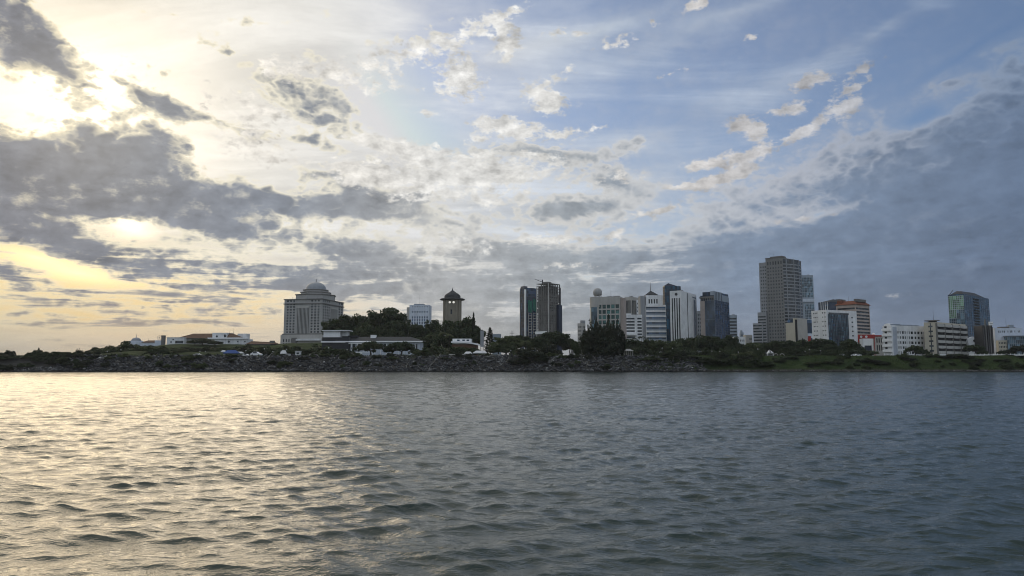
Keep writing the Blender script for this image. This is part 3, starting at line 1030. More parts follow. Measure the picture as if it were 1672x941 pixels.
for (r, y0, y1) in ((22.5, 492, 482.5), (17.0, 482.5, 478.2), (14.0, 478.2, 474.0)):
    mb = MB()
    mb.lathe([(0, ZC(y0) - 0.2), (r, ZC(y0) - 0.2), (r, ZC(y1) - 1.1), (r + 0.7, ZC(y1) - 1.0), (r + 0.7, ZC(y1)), (0, ZC(y1) + 0.02)], 8, (cxl, cyl))
    t = b.part('tier', mb, M['stone_grey'])
    mb = MB()
    mb.lathe([(r + 0.72, ZC(y1) - 0.9), (r + 1.0, ZC(y1) - 0.8), (r + 1.0, ZC(y1) - 0.2), (r + 0.72, ZC(y1) - 0.1)], 8, (cxl, cyl))
    b.part('cornice', mb, M['stone_dark'], t)
zd0, zd1 = ZC(474.0), ZC(460.8)
R = 11.2
prof = [(R + 0.5, zd0), (R + 0.5, zd0 + 0.6)] + [(R * math.cos(t), zd0 + 0.6 + (zd1 - zd0 - 0.6) * math.sin(t)) for t in np.linspace(0, math.pi / 2, 14)]
dm = cyl_part(b, 'dome', M['dome'], (cxl, cyl), prof, 40)
mb = MB()
mb.tube((cxl, cyl, zd1 - 0.2), (cxl, cyl, zd1 + 2.6), 0.45, 0.3, 8)
mb.lathe([(0.02, zd1 + 3.6), (0.4, zd1 + 3.0), (0.45, zd1 + 2.6), (0.02, zd1 + 2.2)], 10, (cxl, cyl))
b.part('finial', mb, M['stone_dark'], dm)
for q in (.15, .4, .8):
    b.mast(-b.wl * q, 1.5, b.H, 3)
b.done()

# ------------------------------------------------------------------ far white office beside the hill trees
b = Bld('office_tower', 'pale white office block rising behind hill trees left of the stone clock tower', 'building', 668, 700, 704, 1000, 3, 498, wr=22)
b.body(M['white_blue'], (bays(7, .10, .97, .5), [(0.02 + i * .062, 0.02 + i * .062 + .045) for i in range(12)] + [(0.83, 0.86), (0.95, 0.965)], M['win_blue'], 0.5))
b.pbox('side_wing', M['stone_pale'], -b.wl - 4, -b.wl - 0.1, 2, 18, 0, b.H - 3)
b.pbox('roof_plant', M['grey_blue'], -b.wl * .8, -b.wl * .3, 4, 14, b.H - 1, b.H + 2)
b.mast(-b.wl * .55, 8, b.H, 14)
b.plant(3, 29, 2.2)
b.done()

# ------------------------------------------------------------------ the clock tower
Yt = 750
ct = at(738.5, 520, Yt)
zbase = gz(ct.x, Yt) - 1
root = thing('clock_tower', 'beige stone clock tower with a dark bell roof and wide eaves above the trees', 'tower', (ct.x, Yt, zbase))
Zt = lambda py: zat(py, Yt, 738) - zbase
hw = 9.0


def octa(h, c):
    return [(-h, -h + c), (-h + c, -h), (h - c, -h), (h, -h + c), (h, h - c), (h - c, h), (-h + c, h), (-h, h - c)]


mb = MB()
mb.prism(octa(hw, 3.6), 0, Zt(490))
body = mb.build('wall', M['stone_beige'], root)
mb = MB()
for x in (-4.6, 4.6):
    mb.box(x - 0.7, x + 0.7, -hw - 0.5, -hw + 0.2, 0, Zt(491))
for s in (-1, 1):
    mb.obox((s * (hw - 1.5), -hw + 1.5, Zt(491) / 2), (0.707, s * 0.707, 0), (-s * 0.707, 0.707, 0), (0, 0, 1), 0.6, 0.5, Zt(491) / 2)
mb.build('pilaster', M['stone_beige'], root)
for x in (-1.95, 1.95):
    mb = MB()
    mb.lathe([(0.01, 0.02), (1.15, 0.02), (1.15, -0.2)], 18)
    o = mb.build('clock_face', M['lit'], root, (x, -hw - 0.36, Zt(495)))
    o.rotation_euler = (math.pi / 2, 0, 0)
    mb = MB()
    mb.lathe([(1.15, -0.2), (1.5, -0.2), (1.5, 0.16), (1.15, 0.16), (1.15, -0.2)], 18)
    f = mb.build('surround', M['stone_dark'], o)
mb = MB()
mb.box(-3.6, 3.6, -hw - 0.25, -hw + 0.1, Zt(499.5), Zt(490.5))
mb.build('belfry_panel', M['stone_beige'], root)
mb = MB()
mb.box(-1.1, 0.5, -hw - 0.10, -hw + 0.2, Zt(514), Zt(506.5))
mb.build('window', M['win_dark'], root)
mb = MB()
z0 = Zt(490)
mb.lathe([(9.0, z0 - 0.8), (12.6, z0 - 0.2), (12.9, z0 + 0.5), (11.6, z0 + 1.3), (8.3, z0 + 1.7), (8.2, z0 + 3.8), (7.6, z0 + 4.9), (6.2, z0 + 6.1), (4.3, z0 + 7.2), (2.8, z0 + 8.3), (1.2, z0 + 9.4), (0.9, z0 + 9.8), (0.0, z0 + 9.9)], 16)
rf = mb.build('roof', M['tile_dark'], root, smooth=True)
mb = MB()
mb.lathe([(0.5, z0 + 9.6), (0.35, z0 + 10.4), (0.7, z0 + 10.9), (0.3, z0 + 11.4), (0.05, z0 + 12.8)], 10)
mb.build('finial', M['tile_dark'], rf)

# ------------------------------------------------------------------ dark twin-faced glass tower
b = Bld('glass_tower', 'dark navy glass tower with a white corner fin left of the concrete shell', 'building', 849, 857.5, 876, 850, 55, 470)
b.body(M['glass_navy'])
glass_wall(b, 'L', 1, b.H - 0.5, M['glass_navy'], M['navy'], 4, 24)
glass_wall(b, 'R', 1, b.H - 3.5, M['glass_navy'], M['navy'], 8, 24, u0=0.12)
mb = MB()
mb.box(-0.5, 0.9, -0.9, 0.9, 0, b.H - 2)
b.part('corner_fin', mb, M['white_clean'])
b.pbox('roof_plant', M['navy'], -b.wl, -b.wl * .35, 1, 6, b.H - 0.9, b.H + 2.2)
b.pbox('roof_plant', M['navy'], -b.wl * .9, -b.wl * .2, b.wr * .55, b.wr * .95, b.H - 0.9, b.H + 0.6)
b.mast(-b.wl * .5, 3, b.H, 6)
b.done()

# ------------------------------------------------------------------ unfinished concrete tower
b = Bld('concrete_tower', 'unfinished grey concrete tower of bare floor slabs with a crane on its roof', 'building', 876, 896, 915, 800, 40, 462)
nf = 28
hz = b.H / nf
mb = MB()
mb.box(-b.wl + 1.4, -1.4, 1.4, b.wr - 1.4, 0, b.H - 4)
b.part('core', mb, M['stone_dark'])
rg = random.Random(5)
for i in range(nf):
    mb = MB()
    z = hz * (i + 1)
    mb.box(-b.wl, 0, 0, b.wr, z - 0.45, z - 0.001)
    if i < nf - 4:
        for (ax, W) in (('x', b.wl), ('y', b.wr)):
            t = 1.0
            while t < W - 1:
                w = rg.uniform(1.2, 4.2)
                if rg.random() < 0.42 and t + w < W:
                    if ax == 'x':
                        mb.box(-t - w, -t, 0.25, 0.45, z - hz, z - 0.45)
                    else:
                        mb.box(-0.45, -0.25, t, t + w, z - hz, z - 0.45)
                elif t + w < W:
                    hgt = 0.9
                    if ax == 'x':
                        mb.box(-t - w, -t, 0.02, 0.2, z - hz, z - hz + hgt)
                    else:
                        mb.box(-0.2, -0.02, t, t + w, z - hz, z - hz + hgt)
                t += w + 0.3
    b.part('floor_slab', mb, M['conc'])
nc = 6
for i in range(nc):
    b.pbox('column', M['conc_pale'] if i in (0, nc - 1) else M['conc'], -b.wl + (b.wl - 0.9) * i / (nc - 1), -b.wl + (b.wl - 0.9) * i / (nc - 1) + 0.9, -0.12, 0.9, 0, b.H - hz * (0.2 if i > 1 else 1.4))
for i in range(1, nc):
    b.pbox('column', M['conc'], -0.9, 0.12, (b.wr - 0.9) * i / (nc - 1), (b.wr - 0.9) * i / (nc - 1) + 0.9, 0, b.H - hz * 0.2)
b.pbox('lift_core', M['stone_dark'], -b.wl * .55, -b.wl * .12, 2, 8, b.H - 0.5, b.H + 1.6)
b.pbox('hoist_mast', M['steel_dark'], 0.2, 1.6, b.wr - 2.2, b.wr - 0.8, 0, b.H - 4)
b.pbox('side_annex', M['navy'], 0.05, 3.0, b.wr - 7, b.wr - 0.5, 0, b.z(497))
mb = MB()
mb.box(-b.wl + 0.5, -2, -3, -0.2, b.z(545.5), b.z(541))
b.part('hoarding', mb, M['white_clean'])
croot = thing('roof_crane', 'small dark derrick crane on the roof of the unfinished tower', 'crane', (b.root.location.x - 6, b.cy + 14, b.ztop))
mb = MB()
mb.box(-0.6, 0.6, -0.6, 0.6, -0.4, 5.0)
mb.build('crane_mast', M['steel_dark'], croot)
mb = MB()
mb.tube((0.4, 0, 2.2), (-8.4, 0, 5.6), 0.35, 0.22, 6)
mb.tube((0, 0, 5.0), (-6.5, 0, 4.9), 0.08)
mb.build('jib', M['steel_dark'], croot)
b.done()
# green netting hung over the gap between both towers
for (xa, xb, ya, yb, tilt) in ((862.3, 869.2, 491, 510, .3), (870.4, 877.2, 489, 508.5, -.2)):
    p0, p1 = at(xa, yb, 812), at(xb, ya, 812)
    mb = MB()
    n = 8
    vs, fs = [], []
    for j in range(n + 1):
        for i in range(n + 1):
            x = p0.x + (p1.x - p0.x) * i / n
            z = p0.z + (p1.z - p0.z) * j / n + (0.8 * math.sin(i * 0.9) if j in (0, n) else 0)
            vs.append((x, 812 + 0.4 * math.sin(i * 1.7 + j), z))
    vs += [(v[0], v[1] + 0.12, v[2]) for v in vs]
    q = (n + 1) ** 2
    for j in range(n):
        for i in range(n):
            a0 = j * (n + 1) + i
            fs.append((a0, a0 + 1, a0 + n + 2, a0 + n + 1))
            fs.append((q + a0, q + a0 + n + 1, q + a0 + n + 2, q + a0 + 1))
    mb.faces(vs, fs)
    tag(mb.build('safety_net', M['net'], smooth=True), 'green safety net hung beside the unfinished tower, ' + ('closer to the navy glass tower' if tilt > 0 else 'touching the concrete frame'), 'net', 'green nets on the unfinished tower')
# the two pale shafts under the nets
root = thing('scaffold_tower', 'pair of slim grey scaffold shafts below the green nets', 'scaffold', at(869.5, 552, 815) * 1.0)
root.location.z = gz(root.location.x, 815)
for s in (-2.6, 2.4):
    mb = MB()
    hh = zat(511, 815) - root.location.z
    for dxp in (-1.7, 1.7):
        for dyp in (-1.5, 1.5):
            mb.box(s + dxp - .18, s + dxp + .18, dyp - .18, dyp + .18, 0, hh)
    for k in range(16):
        mb.box(s - 1.8, s + 1.8, -1.6, 1.6, hh * k / 16 + 2.4, hh * k / 16 + 2.8)
    mb.build('shaft', M['conc_pale'], root)

# ------------------------------------------------------------------ beige block with green windows and a ball on its corner
b = Bld('beige_building', 'beige office block with square green windows and a stone ball on a corner turret', 'building', 973, 1012.5, 1019, 600, 20, 484)
mats_row = [((b.z(497 + 8.6 * i + 6.4)) / b.H, (b.z(497 + 8.6 * i)) / b.H) for i in range(7)][::-1]
b.body(M['stone_pale'], (bays(5, .08, .99, .80), mats_row, M['win_green'], 0.6), None)
tx, ty = -b.wl - 0.2, 5.0
cyl_part(b, 'turret', M['stone_pale'], (tx, ty), [(5.3, 0), (5.3, b.H - 8.4), (5.6, b.H - 8.2), (5.6, b.H + 0.15), (0, b.H + 0.2)], 28)
mb = MB()
mb.lathe([(5.36, 0), (5.36, b.z(498))], 12, (tx, ty), a0=math.radians(225), a1=math.radians(285))
b.part('turret_glazing', mb, M['glass_sky'], smooth=True)
mb = MB()
mb.lathe([(5.37, 0), (5.37, b.z(498))], 10, (tx, ty), a0=math.radians(180), a1=math.radians(222))
b.part('turret_glazing', mb, M['win_green'], smooth=True)
for i in range(6):
    a = math.pi / 3 * i + 0.3
    cyl_part(b, 'ball_column', M['stone_pale'], (tx + 2.9 * math.cos(a) + 0.8, ty + 2.9 * math.sin(a)), [(0.32, b.H), (0.32, b.z(478.8))], 8)
R = 3.7
zc_ = b.z(475.6)
cyl_part(b, 'ring', M['stone_grey'], (tx + .8, ty), [(0, b.z(479.4)), (3.5, b.z(479.4)), (3.7, b.z(478.5)), (0, b.z(478.0))], 20)
cyl_part(b, 'ball', M['stone_grey'], (tx + .8, ty), [(R * math.sin(t), zc_ - R * math.cos(t)) for t in np.linspace(0.6, math.pi, 14)], 26)
b.pbox('side_stair', M['pink'], 0.03, 3.1, 3, 11, 0, b.H - 1.2)
b.plant(3, 23, 1.8)
b.mast(-b.wl * .4, 4, b.H, 6)
b.done()

b = Bld('apartment_block', 'small distant pale apartment block left of the beige block', 'building', 943, 949, 956, 1000, 45, 528)
b.body(M['stone_pale'], (bays(3, .05, .95, .5), bays(8, .05, .95, .5), M['win_dark']), (bays(3, .05, .95, .5), bays(8, .05, .95, .5), M['win_dark']))
b.pbox('stair_tower', M['grey_mid'], -4, -0.1, 3, 9, b.H - 2, b.H + 4)
b.done()

# ------------------------------------------------------------------ cluster at the centre right
b = Bld('ribbed_tower', 'grey office tower with pale vertical ribs half hidden behind the beige block', 'building', 1020.5, 1031.5, 1043, 900, 45, 485)
b.body(M['stone_pale'])
for side in ('L', 'R'):
    glass_wall(b, side, 2, b.H - 4, M['win_dark'], M['stone_pale'], 5, 3, 0.6, u0=.06, u1=.94)
b.plant(2, 4)
b.done()

b = Bld('stepped_block', 'white stepped apartment block between the ribbed tower and the banded tower', 'building', 1040, 1048, 1052, 800, 12, 490, wr=16)
b.body(M['white'], (bays(3, .05, .95, .5), bays(14, .03, .97, .45), M['win_dark']))
b.pbox('upper_storey', M['white'], -b.wl * .6, -0.3, 1, 10, b.H - 1, b.H + 4.5)
b.done()

b = Bld('low_office', 'white low office with dark ribbon windows in two bays beside the casuarina', 'building', 1020, 1049, 1052, 650, 3, 514, wr=18)
rws = [((b.z(519.2 + 5.1 * i + 2.6)) / b.H, (b.z(519.2 + 5.1 * i)) / b.H) for i in range(7)][::-1]
b.body(M['white'], ([(.05, .57), (.72, .97)], rws, M['win_dark'], 0.9))
b.pbox('porch_canopy', M['white_clean'], -b.wl * .95, -b.wl * .35, -4, -0.1, b.z(548), b.z(545))
b.pbox('roof_parapet', M['white_clean'], -b.wl * .98, -b.wl * .62, .1, .5, b.H + .01, b.H + 1.1)
b.plant(3, 22, 1.6)
b.done()

b = Bld('banded_tower', 'white and blue banded tower with a dark pyramid roof and a spire', 'building', 1055, 1088, 1091, 680, 2, 498, wr=22)
rws = [((b.z(501.5 + 8.3 * i + 4.2)) / b.H, (b.z(501.5 + 8.3 * i)) / b.H) for i in range(8)][::-1]
b.body(M['white'], ([(.02, .985)], rws, M['win_blue'], 0.4))
mb = MB()
for i in range(9):
    mb.box(-b.wl - 0.05, 0.15, -0.5, -0.03, b.z(500.3 + 8.3 * i) - 0.25, b.z(500.3 + 8.3 * i) + 0.25)
b.part('sun_shade', mb, M['white_clean'])
mb = MB()
for i in range(8):
    mb.box(-b.wl + 0.4, -0.4, -0.06, 0.02, b.z(505.0 + 8.3 * i) - 0.9, b.z(505.0 + 8.3 * i) + 0.75)
b.part('pale_blinds', mb, M['grey_blue'])
b.pbox('side_fin', M['grey_mid'], -b.wl - 4.6, -b.wl - 0.05, 1.0, 16, 0, b.z(483))
mb = MB()
O, u, n = Vector((-b.wl + 0.5, 1.2, b.H)), Vector((1, 0, 0)), Vector((0, -1, 0))
wu = b.lx(1084) - O.x
hu = b.z(482) - b.H
b.facade(mb, O, u, n, wu, hu, bays(4, .12, .72, .55), [(.15, .60)], M['win_dark'], 0.6)
mb.box(O.x, O.x + wu, 1.9, 17, b.H, b.H + hu)
b.part('upper_storey', mb, M['white'])
x0, x1 = b.lx(1055.5), b.lx(1076.5)
mb = MB()
zr = b.z(482)
mb.box(x0 + .6, x1 - .6, 2.2, 15, zr, zr + 0.4)
zr += 0.4
xm = (x0 + x1) / 2
mb.faces([(x0, 1.6, zr), (x1, 1.6, zr), (x1, 15.6, zr), (x0, 15.6, zr), (xm, 8.6, b.z(473.2))], [(0, 1, 4), (1, 2, 4), (2, 3, 4), (3, 0, 4), (3, 2, 1, 0)])
rf = b.part('roof', mb, M['tile_dark'])
mb = MB()
mb.tube((xm, 8.6, b.z(474)), (xm, 8.6, b.z(459.5)), 0.3, 0.06, 6)
b.part('spire', mb, M['steel_dark'], rf)
b.done()

b = Bld('blue_tower', 'teal blue glass tower peeking out behind the banded and striped towers', 'building', 1084, 1086.5, 1113, 800, 80, 467)
b.body(M['glass_teal'])
glass_wall(b, 'R', 1, b.H - 1, M['glass_teal'], M['navy'], 10, 26)
glass_wall(b, 'L', 1, b.H - 1, M['glass_teal'], M['navy'], 5, 26)
mb = MB()
mb.faces([(-0.2, 0, b.H), (-0.2, b.wr * .8, b.H), (-b.wl, b.wr * .8, b.H), (-b.wl, 0, b.H), (-0.2, b.wr * .25, b.H + 3), (-b.wl, b.wr * .25, b.H + 3)],
         [(0, 1, 4), (2, 3, 5), (0, 4, 5, 3), (1, 2, 5, 4)])
b.part('sloped_roof', mb, M['navy'])
b.done()

b = Bld('striped_tower', 'white tower with four dark vertical stripes and a round emblem high on its face', 'building', 1095, 1114, 1138.5, 660, 30, 474.5)
b.body(M['white'])
O, u, n = b.face('L')
for i in range(4):
    f0 = .16 + i * .20
    mb = MB()
    c = O + u * (b.wl * (f0 + .055)) + Vector((0, 0, b.z(486.5) / 2 + .5))
    mb.obox(c + n * 0.03, u, n, (0, 0, 1), b.wl * .055, 0.05, b.z(486.5) / 2 - .5)
    b.part('window_strip', mb, M['win_dark'])
    mb = MB()
    for s in (-1, 1):
        mb.obox(c + u * (s * b.wl * .075) + n * 0.25, u, n, (0, 0, 1), b.wl * .02, 0.3, b.z(486.5) / 2 - .5)
    b.part('rib', mb, M['white'])
mb = MB()
mb.lathe([(0.02, 0.0), (1.25, 0.0), (1.25, 0.25), (0.9, 0.3), (0.02, 0.3)], 20)
em = mb.build('emblem', M['steel_dark'], b.root, O + u * (b.wl * .55) + n * 0.02 + Vector((0, 0, b.z(480.2))))
em.rotation_euler = (math.pi / 2, 0, 0)
O, u, n = b.face('R')
for (f0, f1, y0, y1) in ((.36, .40, 476, 555), (.80, .90, 484, 555), (.72, .97, 479.5, 481.5)):
    mb = MB()
    za, zb_ = max(0.5, b.z(y1)), b.z(y0)
    mb.obox(O + u * (b.wr * (f0 + f1) / 2) + n * 0.03 + Vector((0, 0, (za + zb_) / 2)), u, n, (0, 0, 1), b.wr * (f1 - f0) / 2, 0.05, (zb_ - za) / 2)
    b.part('window_strip', mb, M['win_dark'])
b.plant(3, 21, 2.2)
b.mast(-b.wl * .3, 3, b.H, 5)
b.done()

b = Bld('narrow_block', 'narrow grey block wedged between the striped tower and the dark ribbed tower', 'building', 1138, 1146, 1149, 760, 5, 509, wr=14)
b.body(M['grey_mid'], (bays(2, .15, .9, .5), bays(11, .03, .97, .5), M['win_dark']))
b.plant(2, 26, 2)
b.done()

b = Bld('dark_tower', 'dark glass tower with white vertical fins and a pink sunlit edge', 'building', 1145, 1168, 1191.5, 680, 36, 482)
b.body(M['glass_navy'])
glass_wall(b, 'L', 0.5, b.H - 5, M['glass_navy'], M['grey_blue'], 9, 3, 0.5, u0=.34)
b.pbox('sunlit_edge', M['pink'], -b.wl - 0.3, -b.wl * .70, -0.25, 4, 0, b.H - 5)  # pink colour stands in for warm sunlight along the left edge
mb = MB()
mb.box(-b.wl - 0.6, -b.wl * 0.02, -0.9, 5, b.H - 2.6, b.H - 0.9)
for i in range(7):
    mb.box(-b.wl * (.97 - i * .15), -b.wl * (.97 - i * .15) + .8, -0.7, 0.1, b.H - 5, b.H - 2.6)
b.part('roof_frame', mb, M['stone_dark'])
x0 = 0.05
b.pbox('rear_block', M['glass_navy'], -b.wl * .9, -0.4, 2.0, b.wr, b.H - 1, b.z(476))
glass_wall(b, 'R', 0.5, b.z(490), M['glass_navy'], M['navy'], 8, 24)
O, u, n = b.face('R')
for (f0, f1, yt) in ((0.0, .52, 475.5), (.53, .98, 479.5)):
    mb = MB()
    zt_ = b.z(yt)
    c = O + u * (b.wr * (f0 + f1) / 2) + Vector((0, 0, (b.z(490) + zt_) / 2))
    mb.obox(c - n * 2, u, n, (0, 0, 1), b.wr * (f1 - f0) / 2, 2.05, (zt_ - b.z(490)) / 2)
    cr = b.part('crown', mb, M['grey_blue'])
    if f0 == 0:
        mb = MB()
        for i in range(5):
            mb.obox(c + u * (b.wr * (f1 - f0) * (-.4 + .2 * i)) + n * 0.12, u, n, (0, 0, 1), 0.45, 0.12, (zt_ - b.z(490)) / 2 - .4)
        b.part('slot', mb, M['win_dark'], cr)
b.done()

b = Bld('grey_tower', 'plain grey mid rise tower directly right of the dark finned tower', 'building', 1191, 1204, 1207, 850, 6, 514.5, wr=15)
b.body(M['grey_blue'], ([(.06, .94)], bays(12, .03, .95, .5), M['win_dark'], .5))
b.plant(2, 25, 2)
b.done()
b = Bld('low_white_block', 'low white block glimpsed through a gap in the trees', 'building', 1200, 1216.5, 1219, 780, 4, 550.5, wr=14)
b.body(M['white'], (bays(5, .05, .95, .5), bays(3, .2, .95, .4), M['win_dark']))
b.done()
b = Bld('small_tower', 'little distant grey tower behind the low white block', 'building', 1208.5, 1214, 1216, 1200, 10, 543, wr=10)
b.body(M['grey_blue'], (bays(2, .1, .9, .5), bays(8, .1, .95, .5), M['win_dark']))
b.pbox('roof_plant', M['grey_blue'], -4.5, -1.5, 2, 6, b.H - 1, b.H + 3.5)
b.done()
b = Bld('low_pale_block', 'low pale block left of the tallest tower', 'building', 1217, 1228, 1229, 1000, 4, 547, wr=14)
b.body(M['stone_pale'], (bays(3, .55, .95, .6), bays(4, .2, .9, .5), M['win_dark']))
b.done()

# ------------------------------------------------------------------ the tallest tower
b = Bld('tall_tower', 'tallest grey tower with a grid of small windows and a curved banded side', 'building', 1254, 1282.5, 1310, 900, 42, 420)
nr = 27
rws = bays(nr, .01, .915, .48) + [(.93, .965)]
b.body(M['stone_tall'], (bays(6, .05, .97, .50), rws, M['win_dark'], .5), None)
O, u, n = b.face('R')
mb = MB()
nseg = 14
bow = b.wr * 0.16
pts = [(0.02 + bow * math.sin(math.pi * i / nseg) ** .8, b.wr * i / nseg) for i in range(nseg + 1)]
mb.prism([(0.0, 0.0)] + pts[1:-1] + [(0.0, b.wr)], 0, b.H - 2.0)
cw = b.part('curved_glazing', mb, M['win_dark'])
for i in range(nr + 1):
    mb = MB()
    z = b.H * .915 * i / nr + 1.2
    mb.prism([(0.05, 0.0)] + [(p[0] + .35, p[1]) for p in pts[1:-1]] + [(0.05, b.wr)], z, z + 1.25)
    b.part('balcony_band', mb, M['grey_mid'])
for i in range(1, nseg, 3):
    b.pbox('pier', M['grey_mid'], pts[i][0] - .2, pts[i][0] + .5, pts[i][1] - .5, pts[i][1] + .5, 0, b.H - 1.5)
mb = MB()
mb.box(-b.wl - .3, .5, -.5, 3, b.H - .2, b.H + .6)
b.part('cornice', mb, M['stone_dark'])
b.pbox('roof_plant', M['stone_dark'], -b.wl * .8, -b.wl * .1, 4, 16, b.H - 1, b.H + 2.4)
# the set-back west slab and its stepped shoulders
xw = b.lx(1241.5)
mb = MB()
O2 = Vector((xw, 2.5, 0))
hs = b.z(425.5)
b.facade(mb, O2, Vector((1, 0, 0)), Vector((0, -1, 0)), -b.wl - xw + .2, hs, bays(3, .1, .95, .5), bays(26, .02, .97, .45), M['win_dark'], .5)
mb.box(xw, -b.wl - .01, 3.2, 20, 0, hs)
b.part('west_slab', mb, M['grey_mid'])
for (xa, yt, dpt) in ((1239.5, 508.5, -3.0), (1232, 526.5, -4.0)):
    x_ = b.lx(xa)
    mb = MB()
    mb.box(x_, -b.wl + (-.4 if xa > 1235 else -5), dpt, 10, 0, b.z(yt))
    sh = b.part('shoulder', mb, M['grey_mid'])
    mb = MB()
    k_ = int((b.z(yt) - 2) / 3.6)
    for i in range(k_):
        mb.box(x_ + .4, -b.wl - (.9 if xa > 1235 else 6), dpt - .05, dpt + .3, 2 + i * 3.6, 3.7 + i * 3.6)
    b.part('ribbon_window', mb, M['win_dark'], sh)
b.mast(-b.wl * .6, 5, b.H, 7)
b.plant(2, 24, 3.4)
b.done()

b = Bld('pale_tower', 'pale blue glass tower showing just right of the tallest tower', 'building', 1309, 1331.5, 1333, 1100, 3, 449.5, wr=26)
b.body(M['grey_blue'])
glass_wall(b, 'L', 2, b.z(497), M['glass_sky'], M['white_blue'], 6, 20, u0=.3)
glass_wall(b, 'L', b.z(486), b.z(453), M['glass_sky'], M['white_blue'], 4, 8, u0=.1, u1=.95)
b.pbox('sky_bridge', M['white_blue'], -b.wl * .85, -.1, -1.6, -.1, b.z(493), b.z(488))
b.plant(3, 28, 3)
b.done()

b = Bld('cream_building', 'plain cream block split by a dark slot in front of the tallest tower', 'building', 1283, 1301.5, 1317, 640, 46, 526.8)
b.body(M['cream'])
b.pbox('dark_slot', M['inside'], -1.6, .12, -.08, .3, 0, b.H + 2.5)
b.pbox('upper_block', M['cream'], -b.wl * .36, -1.65, .6, 8, b.H - 1, b.z(519.5))
mb = MB()
mb.box(-.1, .9, .35, b.wr - .2, 0, b.z(519.6))
b.part('east_slab', mb, M['stone_pale'])
b.pbox('glass_box', M['win_blue'], -b.wl * .85, -b.wl * .4, .8, 6, b.H - 1, b.H + 2.8)
b.mast(-b.wl * .2, 4, b.H + 3, 4)
b.done()

b = Bld('blue_annex', 'low banded blue and white annex between the cream block and the white block', 'building', 1316, 1327, 1329, 720, 4, 521, wr=16)
b.body(M['white_blue'], ([(.03, .97)], [(.08, .28), (.42, .50), (.62, .98)], M['win_blue'], .4))
b.pbox('red_panel', M['red'], -b.wl * .75, -b.wl * .3, -.15, .05, .5, b.z(549))
b.done()

b = Bld('white_office', 'white office with small windows on one side and a big blue glass front', 'building', 1326, 1350.5, 1400, 580, 62, 506)
rws = [((b.z(516.8 + 7.4 * i + 1.7)) / b.H, (b.z(516.8 + 7.4 * i)) / b.H) for i in range(6)][::-1]
cl = [(.12, .20), (.23, .29), (.33, .40), (.70, .78), (.86, .94)]
b.body(M['white'], (cl, rws + [(.925, .955)], M['win_dark'], .3), None)
glass_wall(b, 'R', 1, b.z(513), M['glass_sky'], M['navy'], 12, 14, .25, u0=.05, u1=.70)
O, u, n = b.face('R')
rg = random.Random(9)
for i in range(34):
    mb = MB()
    c = O + u * (b.wr * rg.uniform(.07, .68)) + Vector((0, 0, rg.uniform(4, b.z(515)))) + n * .05
    mb.obox(c, u, n, (0, 0, 1), rg.uniform(.5, 1.6), .14, rg.uniform(.5, 1.6))
    b.part('blue_panel', mb, M['navy'] if rg.random() < .6 else M['win_blue'])
mb = MB()
mb.obox(O + u * (b.wr * .4) + Vector((0, 0, b.z(511.5))) + n * .03, u, n, (0, 0, 1), b.wr * .33, .05, .7)
b.part('ribbon_window', mb, M['win_dark'])
for i in range(6):
    mb = MB()
    mb.obox(O + u * (b.wr * .84) + Vector((0, 0, b.z(517 + 7.6 * i))) + n * .03, u, n, (0, 0, 1), .9, .05, .5)
    b.part('window', mb, M['win_dark'])
b.plant(2, 3, 1.6)
b.done()

b = Bld('peaked_block', 'dark block with a shallow peaked roof behind the white office', 'building', 1338, 1356, 1386, 800, 50, 493)
b.body(M['navy'], (bays(3, .5, .95, .55), bays(14, .2, .97, .5), M['win_blue']), None)
x0, x1, y0, y1 = -b.wl * .75, .6, -.6, b.wr * .9
mb = MB()
zr = b.H + .02
mb.faces([(x0, y0, zr), (x1, y0, zr), (x1, y1, zr), (x0, y1, zr), ((x0 + x1) / 2, (y0 + y1) / 2, zr + 4.2)], [(0, 1, 4), (1, 2, 4), (2, 3, 4), (3, 0, 4), (3, 2, 1, 0)])
b.part('peaked_roof', mb, M['tile_dark'])
mb = MB()
for i in range(4):
    mb.obox(Vector((-2.2 - i * 2.4, -.05, b.z(500))), Vector((1, 0, 0)), Vector((0, -1, 0)), (0, 0, 1), .35, .12, 5)
b.part('pale_fins', mb, M['white'])
b.pbox('roof_plant', M['stone_dark'], -6, -1, b.wr * .62, b.wr * .95, b.H, b.H + 4.5)
b.done()

b = Bld('brown_hotel', 'tan banded hotel with a brown tiled roof and a red base', 'building', 1367, 1399, 1421.5, 700, 52, 497)
rws = [((b.z(502 + 5.6 * i + 3.0)) / b.H, (b.z(502 + 5.6 * i)) / b.H) for i in range(8)][::-1]
b.body(M['pink'], ([(.05, .95)], rws, M['win_dark'], .8), ([(.02, .98)], rws, M['win_dark'], .8))
mb = MB()
zr, zt_ = b.H + .02, b.z(490.5)
o = 1.2
mb.faces([(-b.wl - o, -o, zr), (o, -o, zr), (o, b.wr + o, zr), (-b.wl - o, b.wr + o, zr), (-b.wl + 2, 4, zt_), (-3, 4, zt_), (-3, b.wr - 3, zt_), (-b.wl + 2, b.wr - 3, zt_)],
         [(0, 1, 5, 4), (1, 2, 6, 5), (2, 3, 7, 6), (3, 0, 4, 7), (4, 5, 6, 7), (3, 2, 1, 0)])
b.part('roof', mb, M['brick'])
b.pbox('stair_tower', M['brick'], -b.wl * .95, -b.wl * .72, .5, 6, b.H, b.z(489))
b.pbox('roof_plant', M['stone_dark'], -3, -.4, 3, b.wr * .8, zt_ - 1, zt_ + 1.6)
b.mast(-b.wl * .5, 6, b.H + 3, 6)
b.done()

